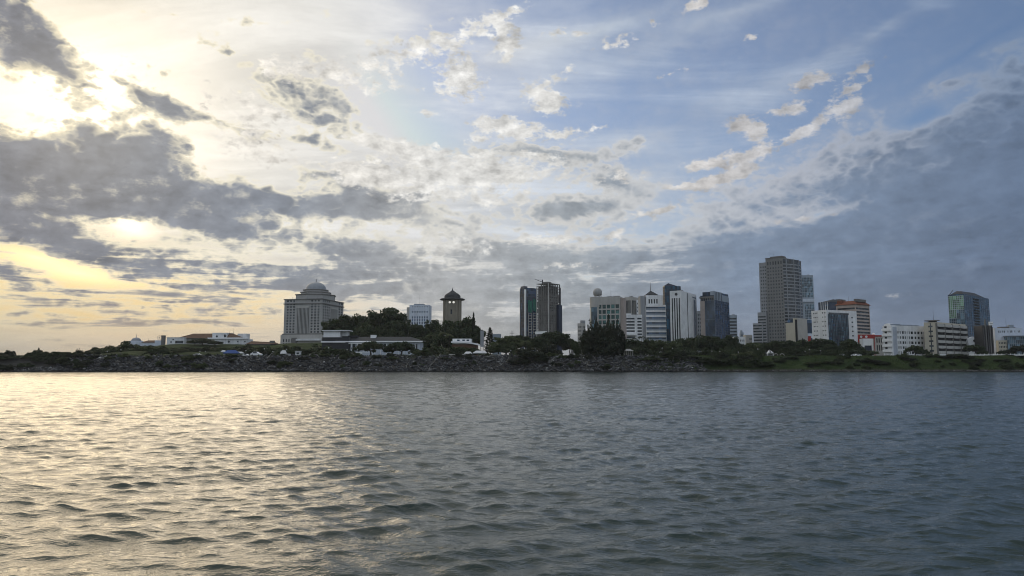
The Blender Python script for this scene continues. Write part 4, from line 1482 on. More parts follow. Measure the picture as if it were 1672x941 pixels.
croot = Bld('red_canopy', 'long red canopy with a pale round sign at the foot of the tan hotel', 'canopy', 1400, 1428, 1430, 640, 8, 546.5, wr=6)
b = croot
b.pbox('fascia', M['red'], -b.wl, 0, 0, 5, b.H - 3.4, b.H)
for i in range(4):
    b.pbox('post', M['red'], -b.wl + .2 + (b.wl - .9) * i / 3, -b.wl + .7 + (b.wl - .9) * i / 3, .3, .8, 0, b.H - 3.4)
b.pbox('back_wall', M['red'], -b.wl, -b.wl * .62, 4.0, 4.6, 0, b.H - 3.42)
for fx in (.80, .50):
    mb = MB()
    mb.lathe([(.02, 0), (1.0, 0), (1.0, .2), (.02, .25)], 16)
    s = mb.build('round_sign', M['white'], b.root, (-b.wl * fx, -.01, b.H - 1.8))
    s.rotation_euler = (math.pi / 2, 0, 0)
b.done()

b = Bld('gate_house', 'small white gatehouse framing a dark blue front', 'building', 1408.5, 1424.5, 1427, 590, 6, 553, wr=8)
b.body(M['white_clean'], ([(.12, .86)], [(.03, .62)], M['navy'], .8))
b.done()
b = Bld('grey_shop', 'small pale grey shophouse between the gatehouse and the bright white block', 'building', 1425.5, 1441, 1443, 640, 4, 547.5, wr=12)
b.body(M['stone_pale'], (bays(3, .25, .95, .55), [(.3, .55), (.66, .86)], M['win_dark'], .4))
b.pbox('roof_band', M['red'], -b.wl, 0, -.5, 3, b.H - 1.2, b.H + .02)
cyl_part(b, 'roof_tank', M['white_clean'], (-b.wl * .85, 2), [(1.1, b.H), (1.1, b.H + 1.2), (.6, b.H + 1.9), (0, b.H + 2)], 14)
b.done()

# ------------------------------------------------------------------ right-hand shore blocks
b = Bld('white_block', 'bright white five storey block with rounded roof end and rows of dark windows', 'building', 1441, 1455.5, 1510, 560, 66, 531.5)
rws = [((b.z(540.6 + 8.3 * i + 4.2)) / b.H, (b.z(540.6 + 8.3 * i)) / b.H) for i in range(5)][::-1]
cl = []
rg = random.Random(2)
t = .17
while t < .95:
    w = rg.choice([.018, .035, .055, .075])
    cl.append((t, min(t + w, .975)))
    t += w + rg.choice([.014, .022, .035])
b.body(M['white'], None, (cl, rws, M['win_dark'], .5))
O, u, n = b.face('L')
for i in range(5):
    mb = MB()
    zz = b.z(536 + 8.6 * i)
    mb.obox(O + u * (b.wl / 2) + n * .6 + Vector((0, 0, zz - 1.2)), u, n, (0, 0, 1), b.wl / 2, .6, .9)
    b.part('balcony', mb, M['white_clean'])
    mb = MB()
    mb.obox(O + u * (b.wl * .35) + n * .04 + Vector((0, 0, zz + .9)), u, n, (0, 0, 1), b.wl * .13, .06, .7)
    b.part('window', mb, M['win_dark'])
mb = MB()
for (y0, y1, zz, hh) in ((.02, .30, b.H, 1.3), (.34, .50, b.H, .9), (.55, .62, b.H, 1.0), (.66, .86, b.H, .8)):
    mb.box(-b.wl * .8, -1.0, b.wr * y0, b.wr * y1, zz - .9, zz + hh)
b.part('roof_plant', mb, M['grey_blue'])
mb = MB()
for i in range(9):
    a0, a1 = math.pi * i / 9, math.pi * (i + 1) / 9
    r = b.wl * .38
    mb.faces([(-b.wl / 2 - r * math.cos(a0), .4, b.H + r * .55 * math.sin(a0)), (-b.wl / 2 - r * math.cos(a1), .4, b.H + r * .55 * math.sin(a1)), (-b.wl / 2 - r * math.cos(a1), 6, b.H + r * .55 * math.sin(a1)), (-b.wl / 2 - r * math.cos(a0), 6, b.H + r * .55 * math.sin(a0)),
              (-b.wl / 2, .4, b.H), (-b.wl / 2, 6, b.H)], [(0, 1, 2, 3), (1, 0, 4), (3, 2, 5)])
b.part('vault', mb, M['white_clean'])
mb = MB()
for i in range(6):
    c = Vector((.3, b.wr * (.04 + .02 * i), b.H / 2))
    mb.box(.02, .35, c.y - .12, c.y + .12, 0, b.H - 1)
b.part('stair_louvres', mb, M['white_blue'])
for i in range(3):
    b.pbox('stilt', M['white_clean'], -b.wl * .9 + i * b.wl * .4, -b.wl * .9 + i * b.wl * .4 + .5, -.9, -.4, -1, 2.2)
b.done()

b = Bld('parking_block', 'tan car park of scalloped concrete parapets over dark open decks', 'building', 1509, 1528, 1577.5, 560, 52, 527.5)
b.body(M['cream'], None, None, z1=b.z(526))
O, u, n = b.face('R')
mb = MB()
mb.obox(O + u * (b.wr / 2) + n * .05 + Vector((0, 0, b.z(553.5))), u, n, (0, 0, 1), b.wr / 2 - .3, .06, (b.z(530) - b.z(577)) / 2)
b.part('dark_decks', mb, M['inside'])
for i in range(6):
    zz = b.z(531.2 + 8.9 * i)
    for k in range(4):
        w = b.wr / 4
        mb = MB()
        vs, fs = [], []
        ns = 8
        for q in range(ns + 1):
            uu = w * k + .25 + (w - .5) * q / ns
            sag = .55 * math.sin(math.pi * q / ns)
            for (d, z) in ((1.0, zz + 1.05), (1.0, zz - .75 - sag * .6), (.12, zz - .75 - sag * .6), (.12, zz + 1.05)):
                vs.append(O + u * uu + n * d + Vector((0, 0, z)))
        for q in range(ns):
            for c in range(4):
                fs.append((q * 4 + c, q * 4 + (c + 1) % 4, q * 4 + 4 + (c + 1) % 4, q * 4 + 4 + c))
        fs += [(0, 1, 2, 3), (ns * 4 + 3, ns * 4 + 2, ns * 4 + 1, ns * 4)]
        mb.faces(vs, fs)
        b.part('parapet', mb, M['conc_pale'])
for k in range(5):
    mb = MB()
    mb.obox(O + u * (b.wr * k / 4) + n * .6 + Vector((0, 0, b.z(528) / 2)), u, n, (0, 0, 1), .22, .62, b.z(528) / 2)
    b.part('pillar', mb, M['conc'])
O, u, n = b.face('L')
mb = MB()
rg = random.Random(8)
mb.obox(O + u * (b.wl * .56) + n * .04 + Vector((0, 0, b.z(553))), u, n, (0, 0, 1), .35, .06, (b.z(528) - b.z(579)) / 2)
for i in range(6):
    mb.obox(O + u * (b.wl * .56) + n * .05 + Vector((0, 0, b.z(533 + 8 * i))), u, n, (0, 0, 1), 1.5, .07, .6)
b.part('stair_window', mb, M['win_dark'])
b.pbox('roof_slab', M['stone_dark'], -b.wl * .9, 1.2, -1.0, 5, b.z(524.2), b.z(522.8))
b.pbox('stair_head', M['inside'], -b.wl * .6, -.5, .3, 4, b.z(526), b.z(524.25))
b.mast(-2, 2, b.z(522.8), 8)
b.plant(3, 6, 1.6, M['stone_dark'])
b.done()

b = Bld('teal_tower', 'dark teal glass tower with a lime lit flank at the right of the skyline', 'building', 1551, 1577.5, 1617.5, 760, 48, 480)
b.body(M['glass_teal'])
glass_wall(b, 'L', b.z(505), b.z(482.5), M['glass_lime'], M['white_blue'], 8, 7, .3, u0=.02, u1=.97)
glass_wall(b, 'L', b.z(519), b.z(505.4), M['glass_lime'], M['white_blue'], 4, 4, .3, u0=.02, u1=.48)
glass_wall(b, 'L', b.z(519), b.z(505.4), M['glass_sky'], M['grey_blue'], 4, 4, .25, u0=.5, u1=.97)
glass_wall(b, 'L', 1, b.z(519.4), M['glass_sky'], M['grey_blue'], 8, 12, .25, u0=.02, u1=.97)
glass_wall(b, 'R', 1, b.H - .5, M['glass_teal'], M['navy'], 12, 26, .1)
O, u, n = b.face('R')
mb = MB()
for i in range(17):
    mb.obox(O + u * (b.wr * .46) + n * .25 + Vector((0, 0, b.z(486 + 4.6 * i))), u, n, (0, 0, 1), b.wr * .10, .1, .9)
b.part('dark_window_column', mb, M['inside'])
x0, x1, y0, y1 = -b.wl * .9, -.5, .5, b.wr * .95
mb = MB()
zr = b.H - .4
mb.faces([(x0, y0, zr), (x1, y0, zr), (x1, y1, zr), (x0, y1, zr), (x0 + 6, y0 + 3, zr + 4.0), (x1 - 2, y0 + 2, zr + 3.4), (x1 - 2, y1 * .55, zr + 4.2), (x0 + 5, y1 - 5, zr + 2.5)],
         [(0, 1, 5, 4), (1, 2, 6, 5), (2, 3, 7, 6), (3, 0, 4, 7), (4, 5, 6, 7), (3, 2, 1, 0)])
b.part('roof_structure', mb, M['steel_dark'])
mb = MB()
mb.tube((-b.wl * .92, 1, b.H), (-b.wl * .70, 2, b.H + 4.5), .3)
b.part('roof_strut', mb, M['steel_dark'])
b.done()

b = Bld('ribbed_block', 'narrow dark brown block of tall vertical ribs beside the teal tower', 'building', 1604, 1620.5, 1624, 570, 4, 531.5, wr=12)
b.body(M['dark_rib'])
O, u, n = b.face('L')
for i in range(5):
    mb = MB()
    hh = b.H - (0 if i in (1, 3) else 1.4) + (4.5 if i == 1 else 0)
    mb.obox(O + u * (b.wl * (.08 + .21 * i)) + n * .5 + Vector((0, 0, hh / 2)), u, n, (0, 0, 1), .38, .5, hh / 2)
    b.part('rib', mb, M['stone_dark'] if i % 2 else M['dark_rib'])
b.pbox('roof_sign', M['white_clean'], -2.3, .5, -.6, .4, b.H - .02, b.H + 2.8)
b.pbox('roof_sign_band', M['dark_rib'], -2.0, .2, -.66, -.62, b.H + .9, b.H + 1.4)
b.done()

b = Bld('terrace_building', 'grey white civic building with a lower glass wing at the right edge', 'building', 1624, 1668, 1674, 600, 14, 535.5, wr=24)
b.body(M['white_blue'], ([(.14, .17), (.19, .22), (.29, .32), (.34, .38), (.48, .51), (.57, .60), (.62, .66), (.74, .77), (.86, .89), (.92, .95)], [(.84, .91)], M['win_dark'], .4), None)
b.pbox('roof_beam', M['stone_dark'], -b.wl * .75, -b.wl * .3, 2, 8, b.H - 1, b.H + 1.2)
b.pbox('roof_plant', M['grey_blue'], -b.wl * .42, -b.wl * .26, 1, 5, b.H - 1, b.H + 2.6)
b.mast(-b.wl * .5, 3, b.H, 8)
mb = MB()
O, u, n = Vector((-b.wl * .98, -5, 0)), Vector((1, 0, 0)), Vector((0, -1, 0))
b.facade(mb, O, u, n, b.wl * .32, b.z(556), bays(5, .06, .96, .6), bays(4, .04, .95, .5), M['win_dark'], .4)
mb.box(O.x, O.x + b.wl * .32, -4.6, -.05, 0, b.z(556))
b.part('cream_wing', mb, M['cream'])
mb = MB()
mb.box(-b.wl * .655, 3.5, -6, -.05, 0, b.z(550))
gw = b.part('glass_wing', mb, M['glass_sky'])
mb = MB()
for i in range(13):
    x = -b.wl * .655 + (b.wl * .655 + 3.5) * i / 12
    mb.box(x - .12, x + .12, -6.2, -6.02, 0, b.z(550))
for j in range(7):
    mb.box(-b.wl * .655, 3.5, -6.17, -6.03, b.z(550) * j / 6 - .12, b.z(550) * j / 6 + .12)
b.part('mullions', mb, M['grey_blue'], gw)
b.pbox('wing_roof', M['grey_blue'], -b.wl * .70, 4.5, -7, 0, b.z(550) + .13, b.z(548.5))
b.plant(3, 27, 1.8)
b.done()

# white rounded building seen behind a small tree by the teal tower
root = thing('rounded_pavilion', 'white rounded pavilion wall with a dark round hole by the teal tower', 'building', at(1592, 580, 590))
root.location.z = gz(root.location.x, 590) - .3
mb = MB()
out = []
for i in range(26):
    a = math.pi * i / 25
    out.append((-4.6 * math.cos(a) * (1 + .10 * math.sin(3 * a)), 11.0 + 5.2 * math.sin(a)))
out = [(-4.6, 0)] + out + [(4.6, 0)]
n_ = len(out)
vs = [(p[0], 0, p[1]) for p in out] + [(p[0], 3.0, p[1]) for p in out]
mb.faces(vs, [tuple(range(n_))[::1], tuple(range(2 * n_ - 1, n_ - 1, -1))] + [(i, n_ + i, n_ + (i + 1) % n_, (i + 1) % n_) for i in range(n_)])
mb.build('wall', M['white_clean'], root)
mb = MB()
mb.lathe([(.01, 0), (1.0, 0), (1.0, .3)], 16)
o = mb.build('round_window', M['inside'], root, (.2, -.1, 13.0))
o.rotation_euler = (math.pi / 2, 0, 0)
mb = MB()
mb.box(4.7, 8.2, .5, 4, 0, 11.0)
mb.box(4.5, 8.4, .3, 4.2, 11.0, 11.5)
mb.build('side_wing', M['white_clean'], root)
# ------------------------------------------------------------------ low buildings on the western shore
b = Bld('mansion', 'long low white mansion under brown hip roofs on the western rise', 'building', 347, 371, 374, 650, 4, 543.5, wr=14)
b.body(M['white'], None, roof_mat=M['tile_dark'])
Lx = b.lx
mb = MB()
mb.lathe([(.01, 0), (.9, 0), (.9, .2)], 12)
o = mb.build('arched_window', M['win_dark'], b.root, (Lx(354.5), -.05, b.z(549.5)))
o.rotation_euler = (math.pi / 2, 0, 0)
b.pbox('window', M['win_dark'], Lx(366), Lx(370), -.08, .1, b.z(551), b.z(546.5))
mb = MB()
mb.box(Lx(342), Lx(407), -3, -.05, b.z(553.8), b.z(551.6))
b.part('terrace_edge', mb, M['white_clean'])
mb = MB()
mb.box(Lx(343), Lx(406), -1.6, 10, -3, b.z(553.9))
lw = b.part('lower_storey', mb, M['white'])
for px in (375.8, 390.5, 402):
    mb = MB()
    mb.lathe([(.01, 0), (.95 if px < 380 else .6, 0), (.95 if px < 380 else .6, .2)], 14)
    o = mb.build('round_window', M['win_dark'], lw, (Lx(px), -1.72, b.z(558.2)))
    o.rotation_euler = (math.pi / 2, 0, 0)
b.pbox('end_block', M['white'], Lx(384), Lx(398), 5, 13, b.z(553.8), b.z(544.6))
mb = MB()
x0, x1, xa, xb_ = Lx(371), Lx(394.5), Lx(371), Lx(376)
mb.faces([(x0 + .05, -.6, b.z(551.5)), (x1, -.6, b.z(551.5)), (x1, 9, b.z(551.5)), (x0 + .05, 9, b.z(551.5)), (x0 + .05, 4.2, b.z(544.2)), (xb_, 4.2, b.z(544.2))],
         [(0, 1, 5, 4), (1, 2, 5), (2, 3, 4, 5), (3, 0, 4), (3, 2, 1, 0)])
b.part('hip_roof', mb, M['tile_brown'])
mb = MB()
x0, x1, xa, xb_ = Lx(287), Lx(346.8), Lx(308), Lx(346.8)
mb.faces([(x0, 1, b.z(552)), (x1, 1, b.z(552)), (x1, 18, b.z(552)), (x0, 18, b.z(552)), (xa, 9, b.z(544)), (xb_, 9, b.z(544))],
         [(0, 1, 5, 4), (1, 2, 5), (2, 3, 4, 5), (3, 0, 4), (3, 2, 1, 0)])
b.part('hip_roof', mb, M['tile_brown'])
b.pbox('west_storey', M['stone_grey'], Lx(291), Lx(346), 3, 16, -3, b.z(552.05))
mb = MB()
mb.box(Lx(275), Lx(303), -2, 6, -3, b.z(551.5))
mb.box(Lx(274.6), Lx(303.4), -2.4, 6.4, b.z(551.5), b.z(550.9))
ww = b.part('west_wing', mb, M['white'])
for (px, py) in ((285.5, 554.6), (282.2, 558.6)):
    b.pbox('window', M['win_dark'], Lx(px - 1.2), Lx(px + 1.2), -2.06, -1.9, b.z(py + 1), b.z(py - 1), ww)
b.pbox('verandah', M['win_dark'], Lx(289), Lx(302), -2.07, -1.9, b.z(561), b.z(556.5), ww)
for px, py in ((371, 539.5), (377.5, 535.5)):
    mb = MB()
    mb.tube((Lx(px), 5, b.z(545)), (Lx(px), 5, b.z(py)), .12, .05, 5)
    b.part('mast', mb, M['steel_dark'])
b.done()

b = Bld('long_roof_house', 'low house under a long faded brown roof between mansion and domed building', 'building', 404, 449, 452, 620, 2, 562, wr=12)
b.body(M['stone_dark'])
mb = MB()
x0, x1 = -b.wl - 1, 1
zr = b.H + .02
mb.faces([(x0, -1, zr), (x1, -1, zr), (x1, 12, zr), (x0, 12, zr), (x0 + 3, 5, zr + 2.6), (x1 - 2, 5, zr + 1.6)], [(0, 1, 5, 4), (1, 2, 5), (2, 3, 4, 5), (3, 0, 4), (3, 2, 1, 0)])
b.part('roof', mb, M['tile_brown'])
b.pbox('stair_head', M['stone_dark'], -5, -1.5, 2, 5, zr, zr + 2.9)
b.done()

b = Bld('tiled_hall', 'hazy white hall with a dark tiled roof far behind the western shore', 'building', 233, 258, 260, 900, 4, 559.5, wr=16)
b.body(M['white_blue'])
mb = MB()
zr = b.H + .02
x0, x1 = -b.wl - 1, 1
mb.faces([(x0, -1, zr), (x1, -1, zr), (x1, 17, zr), (x0, 17, zr), (x0 + 4, 8, zr + 2.9), (x1 - 4, 8, zr + 2.9)], [(0, 1, 5, 4), (1, 2, 5), (2, 3, 4, 5), (3, 0, 4), (3, 2, 1, 0)])
b.part('roof', mb, M['tile_brown'])
b.mast(-b.wl * .66, 2, b.H, 6)
b.done()
root = thing('mosque', 'hazy white mosque with a low dome and spire on the far western rise', 'mosque', at(222, 562, 950))
root.location.z = gz(root.location.x, 950)
H = zat(555.5, 950) - root.location.z
mb = MB()
mb.prism(octa(7.0, 2), 0, H - 1)
mb.box(6.9, 12, -4, 4, 0, H - 3.2)
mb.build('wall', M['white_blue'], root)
mb = MB()
mb.lathe([(6.2, H - 1.2), (6.0, H)] + [(5.2 * math.cos(t) + .3, H + 3.2 * math.sin(t)) for t in np.linspace(0, 1.5, 7)] + [(.4, H + 3.6), (.05, H + 8)], 20)
mb.build('dome', M['dome'], root, smooth=True)
root = thing('water_tower', 'small square dark tower with a dish beside it far left of the mansion', 'tower', at(266.5, 562, 820))
root.location.z = gz(root.location.x, 820)
H = zat(548.5, 820) - root.location.z
mb = MB(); mb.box(-1.7, 1.7, -1.7, 1.7, 0, H); mb.box(-2, 2, -2, 2, H, H + .4)
mb.build('wall', M['stone_dark'], root)
mb = MB(); mb.box(-9, -1.8, -1, 5, 0, H - 5)
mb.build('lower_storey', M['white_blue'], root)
mb = MB()
for i in range(24):
    a0, a1 = 2 * math.pi * i / 24, 2 * math.pi * (i + 1) / 24
    mb.tube((-4.6 + 2.4 * math.cos(a0), 0, H - 2.2 + 2.4 * math.sin(a0)), (-4.6 + 2.4 * math.cos(a1), 0, H - 2.2 + 2.4 * math.sin(a1)), .14, .14, 5)
for i in range(6):
    a0 = math.pi * i / 6
    mb.tube((-4.6 + 2.4 * math.cos(a0), 0, H - 2.2 + 2.4 * math.sin(a0)), (-4.6 - 2.4 * math.cos(a0), 0, H - 2.2 - 2.4 * math.sin(a0)), .07, .07, 5)
mb.build('dish_frame', M['plant_grey'], root)

# the white longhouse under the wooded hill
b = Bld('longhouse', 'long white waterfront house under a dark roof with a boxy white upper room', 'building', 572, 686, 688, 480, 2, 559, wr=14)
Lx = b.lx
b.body(M['white_blue'], (bays(13, .02, .98, .55), [(.50, .90)], M['win_dark'], 1.2))
mb = MB()
x0, x1, z0, z1 = Lx(549), Lx(691), b.z(557.2), b.z(549.5)
mb.faces([(x0, -2.6, z0), (x1, -2.6, z0), (x1, 16, z0), (x0, 16, z0), (x0 + 1, 5.5, z1), (x1 - 9, 5.5, z1)], [(0, 1, 5, 4), (1, 2, 5), (2, 3, 4, 5), (3, 0, 4), (3, 2, 1, 0)])
rf = b.part('roof', mb, M['tile_dark'])
mb = MB(); mb.box(x0, x1 + .2, -2.75, -2.62, z0 - .75, z0 + .05)
b.part('eaves', mb, M['white_clean'])
b.pbox('roof_vent', M['white_clean'], Lx(603.5), Lx(612), 3.0, 6, z1 - 2, b.z(546.6), rf)
b.pbox('verandah_roof', M['white_clean'], Lx(573), Lx(601), -5.5, -2.7, b.z(561.5), b.z(560.2))
b.pbox('garden_wall', M['white_clean'], Lx(577), Lx(614), -9, -8.4, -1, b.z(575.0))
b.pbox('garden_wall', M['white_blue'], Lx(598), Lx(613), -9.6, -9.05, -1, b.z(576.0))
for i in range(12):
    x = Lx(578 + i * 9.4)
    b.pbox('post', M['white_clean'], x - .16, x + .16, -5.4, -5.08, -1, b.z(561.6))
mb = MB(); mb.box(Lx(530.5), Lx(557.5), -3, 6, b.z(551.0), b.z(541))
ub = b.part('upper_room', mb, M['white_clean'])
b.pbox('side_room', M['white'], Lx(557.6), Lx(567), 0, 6, b.z(549), b.z(541.2), ub)
b.pbox('flat_roof', M['white'], Lx(528.5), Lx(572), -4.5, 7, b.z(540.9), b.z(539.4), ub)
b.pbox('lower_front', M['tile_dark'], Lx(528), Lx(572), -2.2, 6, -1, b.z(551.05))
b.pbox('fascia', M['white_clean'], Lx(527), Lx(566), -3.2, -2.25, b.z(559.6), b.z(557.4))
b.pbox('side_roof', M['tile_dark'], Lx(557), Lx(582), 2, 8, b.z(550.8), b.z(547.8))
b.done()

b = Bld('red_pavilion', 'low white terrace with a curved white roof edge over dark red walls', 'building', 738, 778, 781, 486, 3, 562, wr=12)
Lx = b.lx
b.body(M['tile_brown'], (bays(8, .03, .97, .6), [(.15, .7)], M['win_dark'], .8))
mb = MB(); mb.box(Lx(739), Lx(769), 0, 8, b.H + .01, b.z(553.2))
up_ = b.part('terrace_room', mb, M['white_clean'])
for px in (748.5, 757, 764):
    b.pbox('window', M['win_blue'], Lx(px - 2), Lx(px + 2), -.06, .1, b.z(557), b.z(554.6), up_)
mb = MB()
for i in range(14):
    t0, t1 = i / 14, (i + 1) / 14
    xa, xb_ = Lx(737) + (Lx(784) - Lx(737)) * t0, Lx(737) + (Lx(784) - Lx(737)) * t1
    za, zc2 = b.z(558.8) - 2.0 * t0 ** 3, b.z(558.8) - 2.0 * t1 ** 3
    mb.faces([(xa, -1.6, za - .5), (xb_, -1.6, zc2 - .5), (xb_, -.02, zc2 - .5), (xa, -.02, za - .5), (xa, -1.6, za + .45), (xb_, -1.6, zc2 + .45), (xb_, -.02, zc2 + .45), (xa, -.02, za + .45)],
             [(0, 3, 2, 1), (4, 5, 6, 7), (0, 1, 5, 4), (2, 3, 7, 6)] + ([(3, 0, 4, 7)] if i == 0 else []) + ([(1, 2, 6, 5)] if i == 13 else []))
b.part('roof_edge', mb, M['white_clean'])
b.done()

b = Bld('shed', 'little grey house with a flat roof peeking out right of the small conifer', 'building', 804, 816, 818, 640, 8, 545.5, wr=8)
b.body(M['grey_blue'])
b.done()
b = Bld('garden_wall', 'low pale wall behind the rocks right of the dark waterside bush', 'wall', 733, 760, 761, 440, 3, 578.2, wr=.8)
b.body(M['stone_pale'])
b.done()


def low(name, label, cat, px, Y):
    p = at(px, 580, Y)
    return thing(name, label, cat, (p.x, Y, gz(p.x, Y) - .05))


# monument with pale columns between the palms
root = low('monument', 'small pale colonnade standing between pale palms on the slope', 'monument', 718, 540)
zt_ = zat(548.5, 540) - root.location.z
zb_ = zat(553.5, 540) - root.location.z
for i in range(7):
    mb = MB(); mb.tube((-5 + i * 1.7, 0, 0), (-5 + i * 1.7, 0, zt_), .22, .2, 7); mb.build('column', M['stone_pale'], root)
mb = MB(); mb.box(-5.6, 5.6, -.6, .6, zt_, zt_ + .6); mb.build('lintel', M['stone_pale'], root)
root = low('signboard', 'tall blank grey green panel standing right of the red pavilion', 'sign', 787, 470)
zt_ = zat(540, 470) - root.location.z
mb = MB(); mb.box(-1.1, 1.1, -.2, .2, 6, zt_); mb.build('panel', M['grey_mid'], root)
for s in (-.8, .8):
    mb = MB(); mb.tube((s, 0, -.3), (s, 0, 6), .14); mb.build('post', M['steel_dark'], root)
root = low('lattice_mast', 'dark pole with crossbars left of the navy glass tower', 'mast', 836, 600)
zt_ = zat(540, 600) - root.location.z
mb = MB(); mb.tube((0, 0, -.3), (0, 0, zt_), .32, .22, 7); mb.build('pole', M['steel_dark'], root)
for k in range(4):
    mb = MB(); z = zt_ - 1.3 - k * 1.3; mb.box(-2.2 + k * .3, 2.0 - k * .2, -.12, .12, z, z + .22); mb.build('crossbar', M['steel_dark'], root)
# pavilion, shell canopy, arches
root = low('pavilion', 'small pale pavilion with slim columns right of the casuarina', 'pavilion', 1026, 432)
for i in range(5):
    for y in (-1.4, 1.4):
        mb = MB(); mb.tube((-2.4 + i * 1.2, y, 0), (-2.4 + i * 1.2, y, 2.9), .13, .13, 7); mb.build('column', M['stone_pale'], root)
mb = MB(); mb.faces([(-3, -2, 2.9), (3, -2, 2.9), (3, 2, 2.9), (-3, 2, 2.9), (-1, 0, 4.2), (1, 0, 4.2)], [(0, 1, 5, 4), (1, 2, 5), (2, 3, 4, 5), (3, 0, 4), (3, 2, 1, 0)])
mb.build('roof', M['stone_grey'], root)
mb = MB(); mb.box(-2.9, 2.9, -1.9, 1.9, -.4, .25); mb.build('plinth', M['stone_pale'], root)
root = low('shell_canopy', 'pale shell shaped stage canopy standing on the grass', 'canopy', 1257, 445)
mb = MB()
n = 12
vs, fs = [], []
for j in range(7):
    e = math.pi / 2 * j / 6
    for i in range(n + 1):
        a = math.pi * i / n
        vs.append((-2.2 * math.cos(a) * math.cos(e * .85), -1.6 + 2.6 * math.sin(a) * math.cos(e * .6), 1.0 + 2.4 * math.sin(e) * (.45 + .55 * math.sin(a)) + .6 * math.sin(a)))
k0 = len(vs)
vs += [(v[0] * .94, v[1] + .1, v[2] - .12) for v in vs]
for j in range(6):
    for i in range(n):
        a0 = j * (n + 1) + i
        fs.append((a0, a0 + 1, a0 + n + 2, a0 + n + 1)); fs.append((k0 + a0, k0 + a0 + n + 1, k0 + a0 + n + 2, k0 + a0 + 1))
mb.faces(vs, fs)
mb.build('shell', M['white'], root, smooth=True)
for s in (-1.9, 1.9):
    mb = MB(); mb.tube((s, -1.2, -.2), (s * .95, -1.2, 1.5), .2, .16); mb.build('leg', M['white'], root)
for k, px in enumerate((1266.5, 1277.0)):
    root = low('arch', 'small pale hoop arch right of the shell canopy, ' + ('the one closer to the canopy' if k == 0 else 'the one farther along the path'), 'arch', px, 446)
    mb = MB()
    for i in range(10):
        a0, a1 = math.pi * i / 10, math.pi * (i + 1) / 10
        mb.tube((-1.3 * math.cos(a0), 0, .4 + 1.2 * math.sin(a0)), (-1.3 * math.cos(a1), 0, .4 + 1.2 * math.sin(a1)), .16, .16, 6)
    mb.build('hoop', M['stone_pale'], root)
    for s in (-1.3, 1.3):
        mb = MB(); mb.tube((s, 0, -.3), (s, 0, .42), .16); mb.build('leg', M['stone_pale'], root)

# tents and stalls on the promenade
M['blue_cloth'] = wall_mat('blue_cloth', (.035, .075, .22), .8)
M['tent_white'] = wall_mat('tent_white', (.56, .56, .56), .8, .1, .1)


def tent(label, px, Y, w, d, h, e, mat, name='tent', cat='tent', dx=0):
    root = low(name, label, cat, px, Y)
    mb = MB()
    x0, x1, y0, y1 = -w / 2, w / 2, -d / 2, d / 2
    r = w * .28
    mb.faces([(x0, y0, e), (x1, y0, e), (x1, y1, e), (x0, y1, e), (-r, 0, h), (r, 0, h),
              (x0, y0, e - .35), (x1, y0, e - .35), (x1, y1, e - .35), (x0, y1, e - .35)],
             [(0, 1, 5, 4), (1, 2, 5), (2, 3, 4, 5), (3, 0, 4), (6, 7, 1, 0), (7, 8, 2, 1), (8, 9, 3, 2), (9, 6, 0, 3), (9, 8, 7, 6)])
    mb.build('canopy', mat, root)
    for sx in (x0 + .1, x1 - .1):
        for sy in (y0 + .1, y1 - .1):
            mb = MB(); mb.tube((sx, sy, -.2), (sx, sy, e - .3), .06); mb.build('pole', M['plant_grey'], root)
    return root


tent('wide blue tent with a sagging ridge on the promenade', 378, 436, 8.4, 5, 3.4, 1.7, M['blue_cloth'])
tent('little white tent left of the blue tent', 365, 436, 2.6, 2.4, 3.2, 2.4, M['tent_white'])
tent('low white tent directly right of the blue tent', 391.5, 440, 4.2, 3, 2.6, 1.8, M['tent_white'])
tent('white tent between two dark trees above the rocks', 463, 432, 3.4, 3, 3.4, 1.6, M['tent_white'])
tent('white marquee row right of the forked trees', 784, 434, 8.5, 4, 3.3, 2.0, M['tent_white'])
tent('white marquee left of the forked trees', 764.5, 436, 4.6, 4, 2.9, 1.8, M['tent_white'])
root = low('kiosk', 'white boxy kiosk with a small flat roof above the rocks', 'kiosk', 487, 432)
mb = MB(); mb.box(-1.4, 1.4, -1.2, 1.2, -.2, 2.7); mb.build('wall', M['tent_white'], root)
mb = MB(); mb.box(-1.7, 1.7, -1.5, 1.5, 2.72, 2.95); mb.build('roof', M['white'], root)
mb = MB(); mb.box(-.7, .8, -1.24, -1.1, 1.1, 2.1); mb.build('hatch', M['win_dark'], root)


def car_proto():
    """small saloon, front towards +x"""
    root = thing('parked_car', 'white parked car', 'car', (0, 0, 0))
    mb = MB()
    prof = [(-2.1, .35), (-2.15, .85), (-1.7, .98), (-1.1, 1.42), (.35, 1.45), (1.1, .98), (1.95, .86), (2.12, .6), (2.1, .35)]
    n = len(prof)
    vs = []
    for s, sh in ((-.85, 1), (.85, 1)):
        vs += [(x, s * (.82 if z > 1.2 else 1.0), z) for x, z in prof]
    mb.faces(vs, [tuple(range(n)), tuple(range(2 * n - 1, n - 1, -1))] + [(i, n + i, n + (i + 1) % n, (i + 1) % n) for i in range(n)])
    mb.build('body', M['car_white'], root)
    for s in (-1, 1):
        mb = MB(); mb.faces([(-1.35, s * .86, .98), (.85, s * .86, .98), (.25, s * .74, 1.38), (-1.0, s * .74, 1.38)], [(0, 1, 2, 3) if s < 0 else (3, 2, 1, 0)])
        mb.build('window', M['win_dark'], root)
    for x in (-1.3, 1.3):
        for s in (-1, 1):
            mb = MB(); mb.lathe([(0, -.1), (.32, -.1), (.32, .1), (0, .1)], 14)
            o = mb.build('wheel', M['steel_dark'], root, (x, s * .78, .32)); o.rotation_euler = (math.pi / 2, 0, 0)
    return root


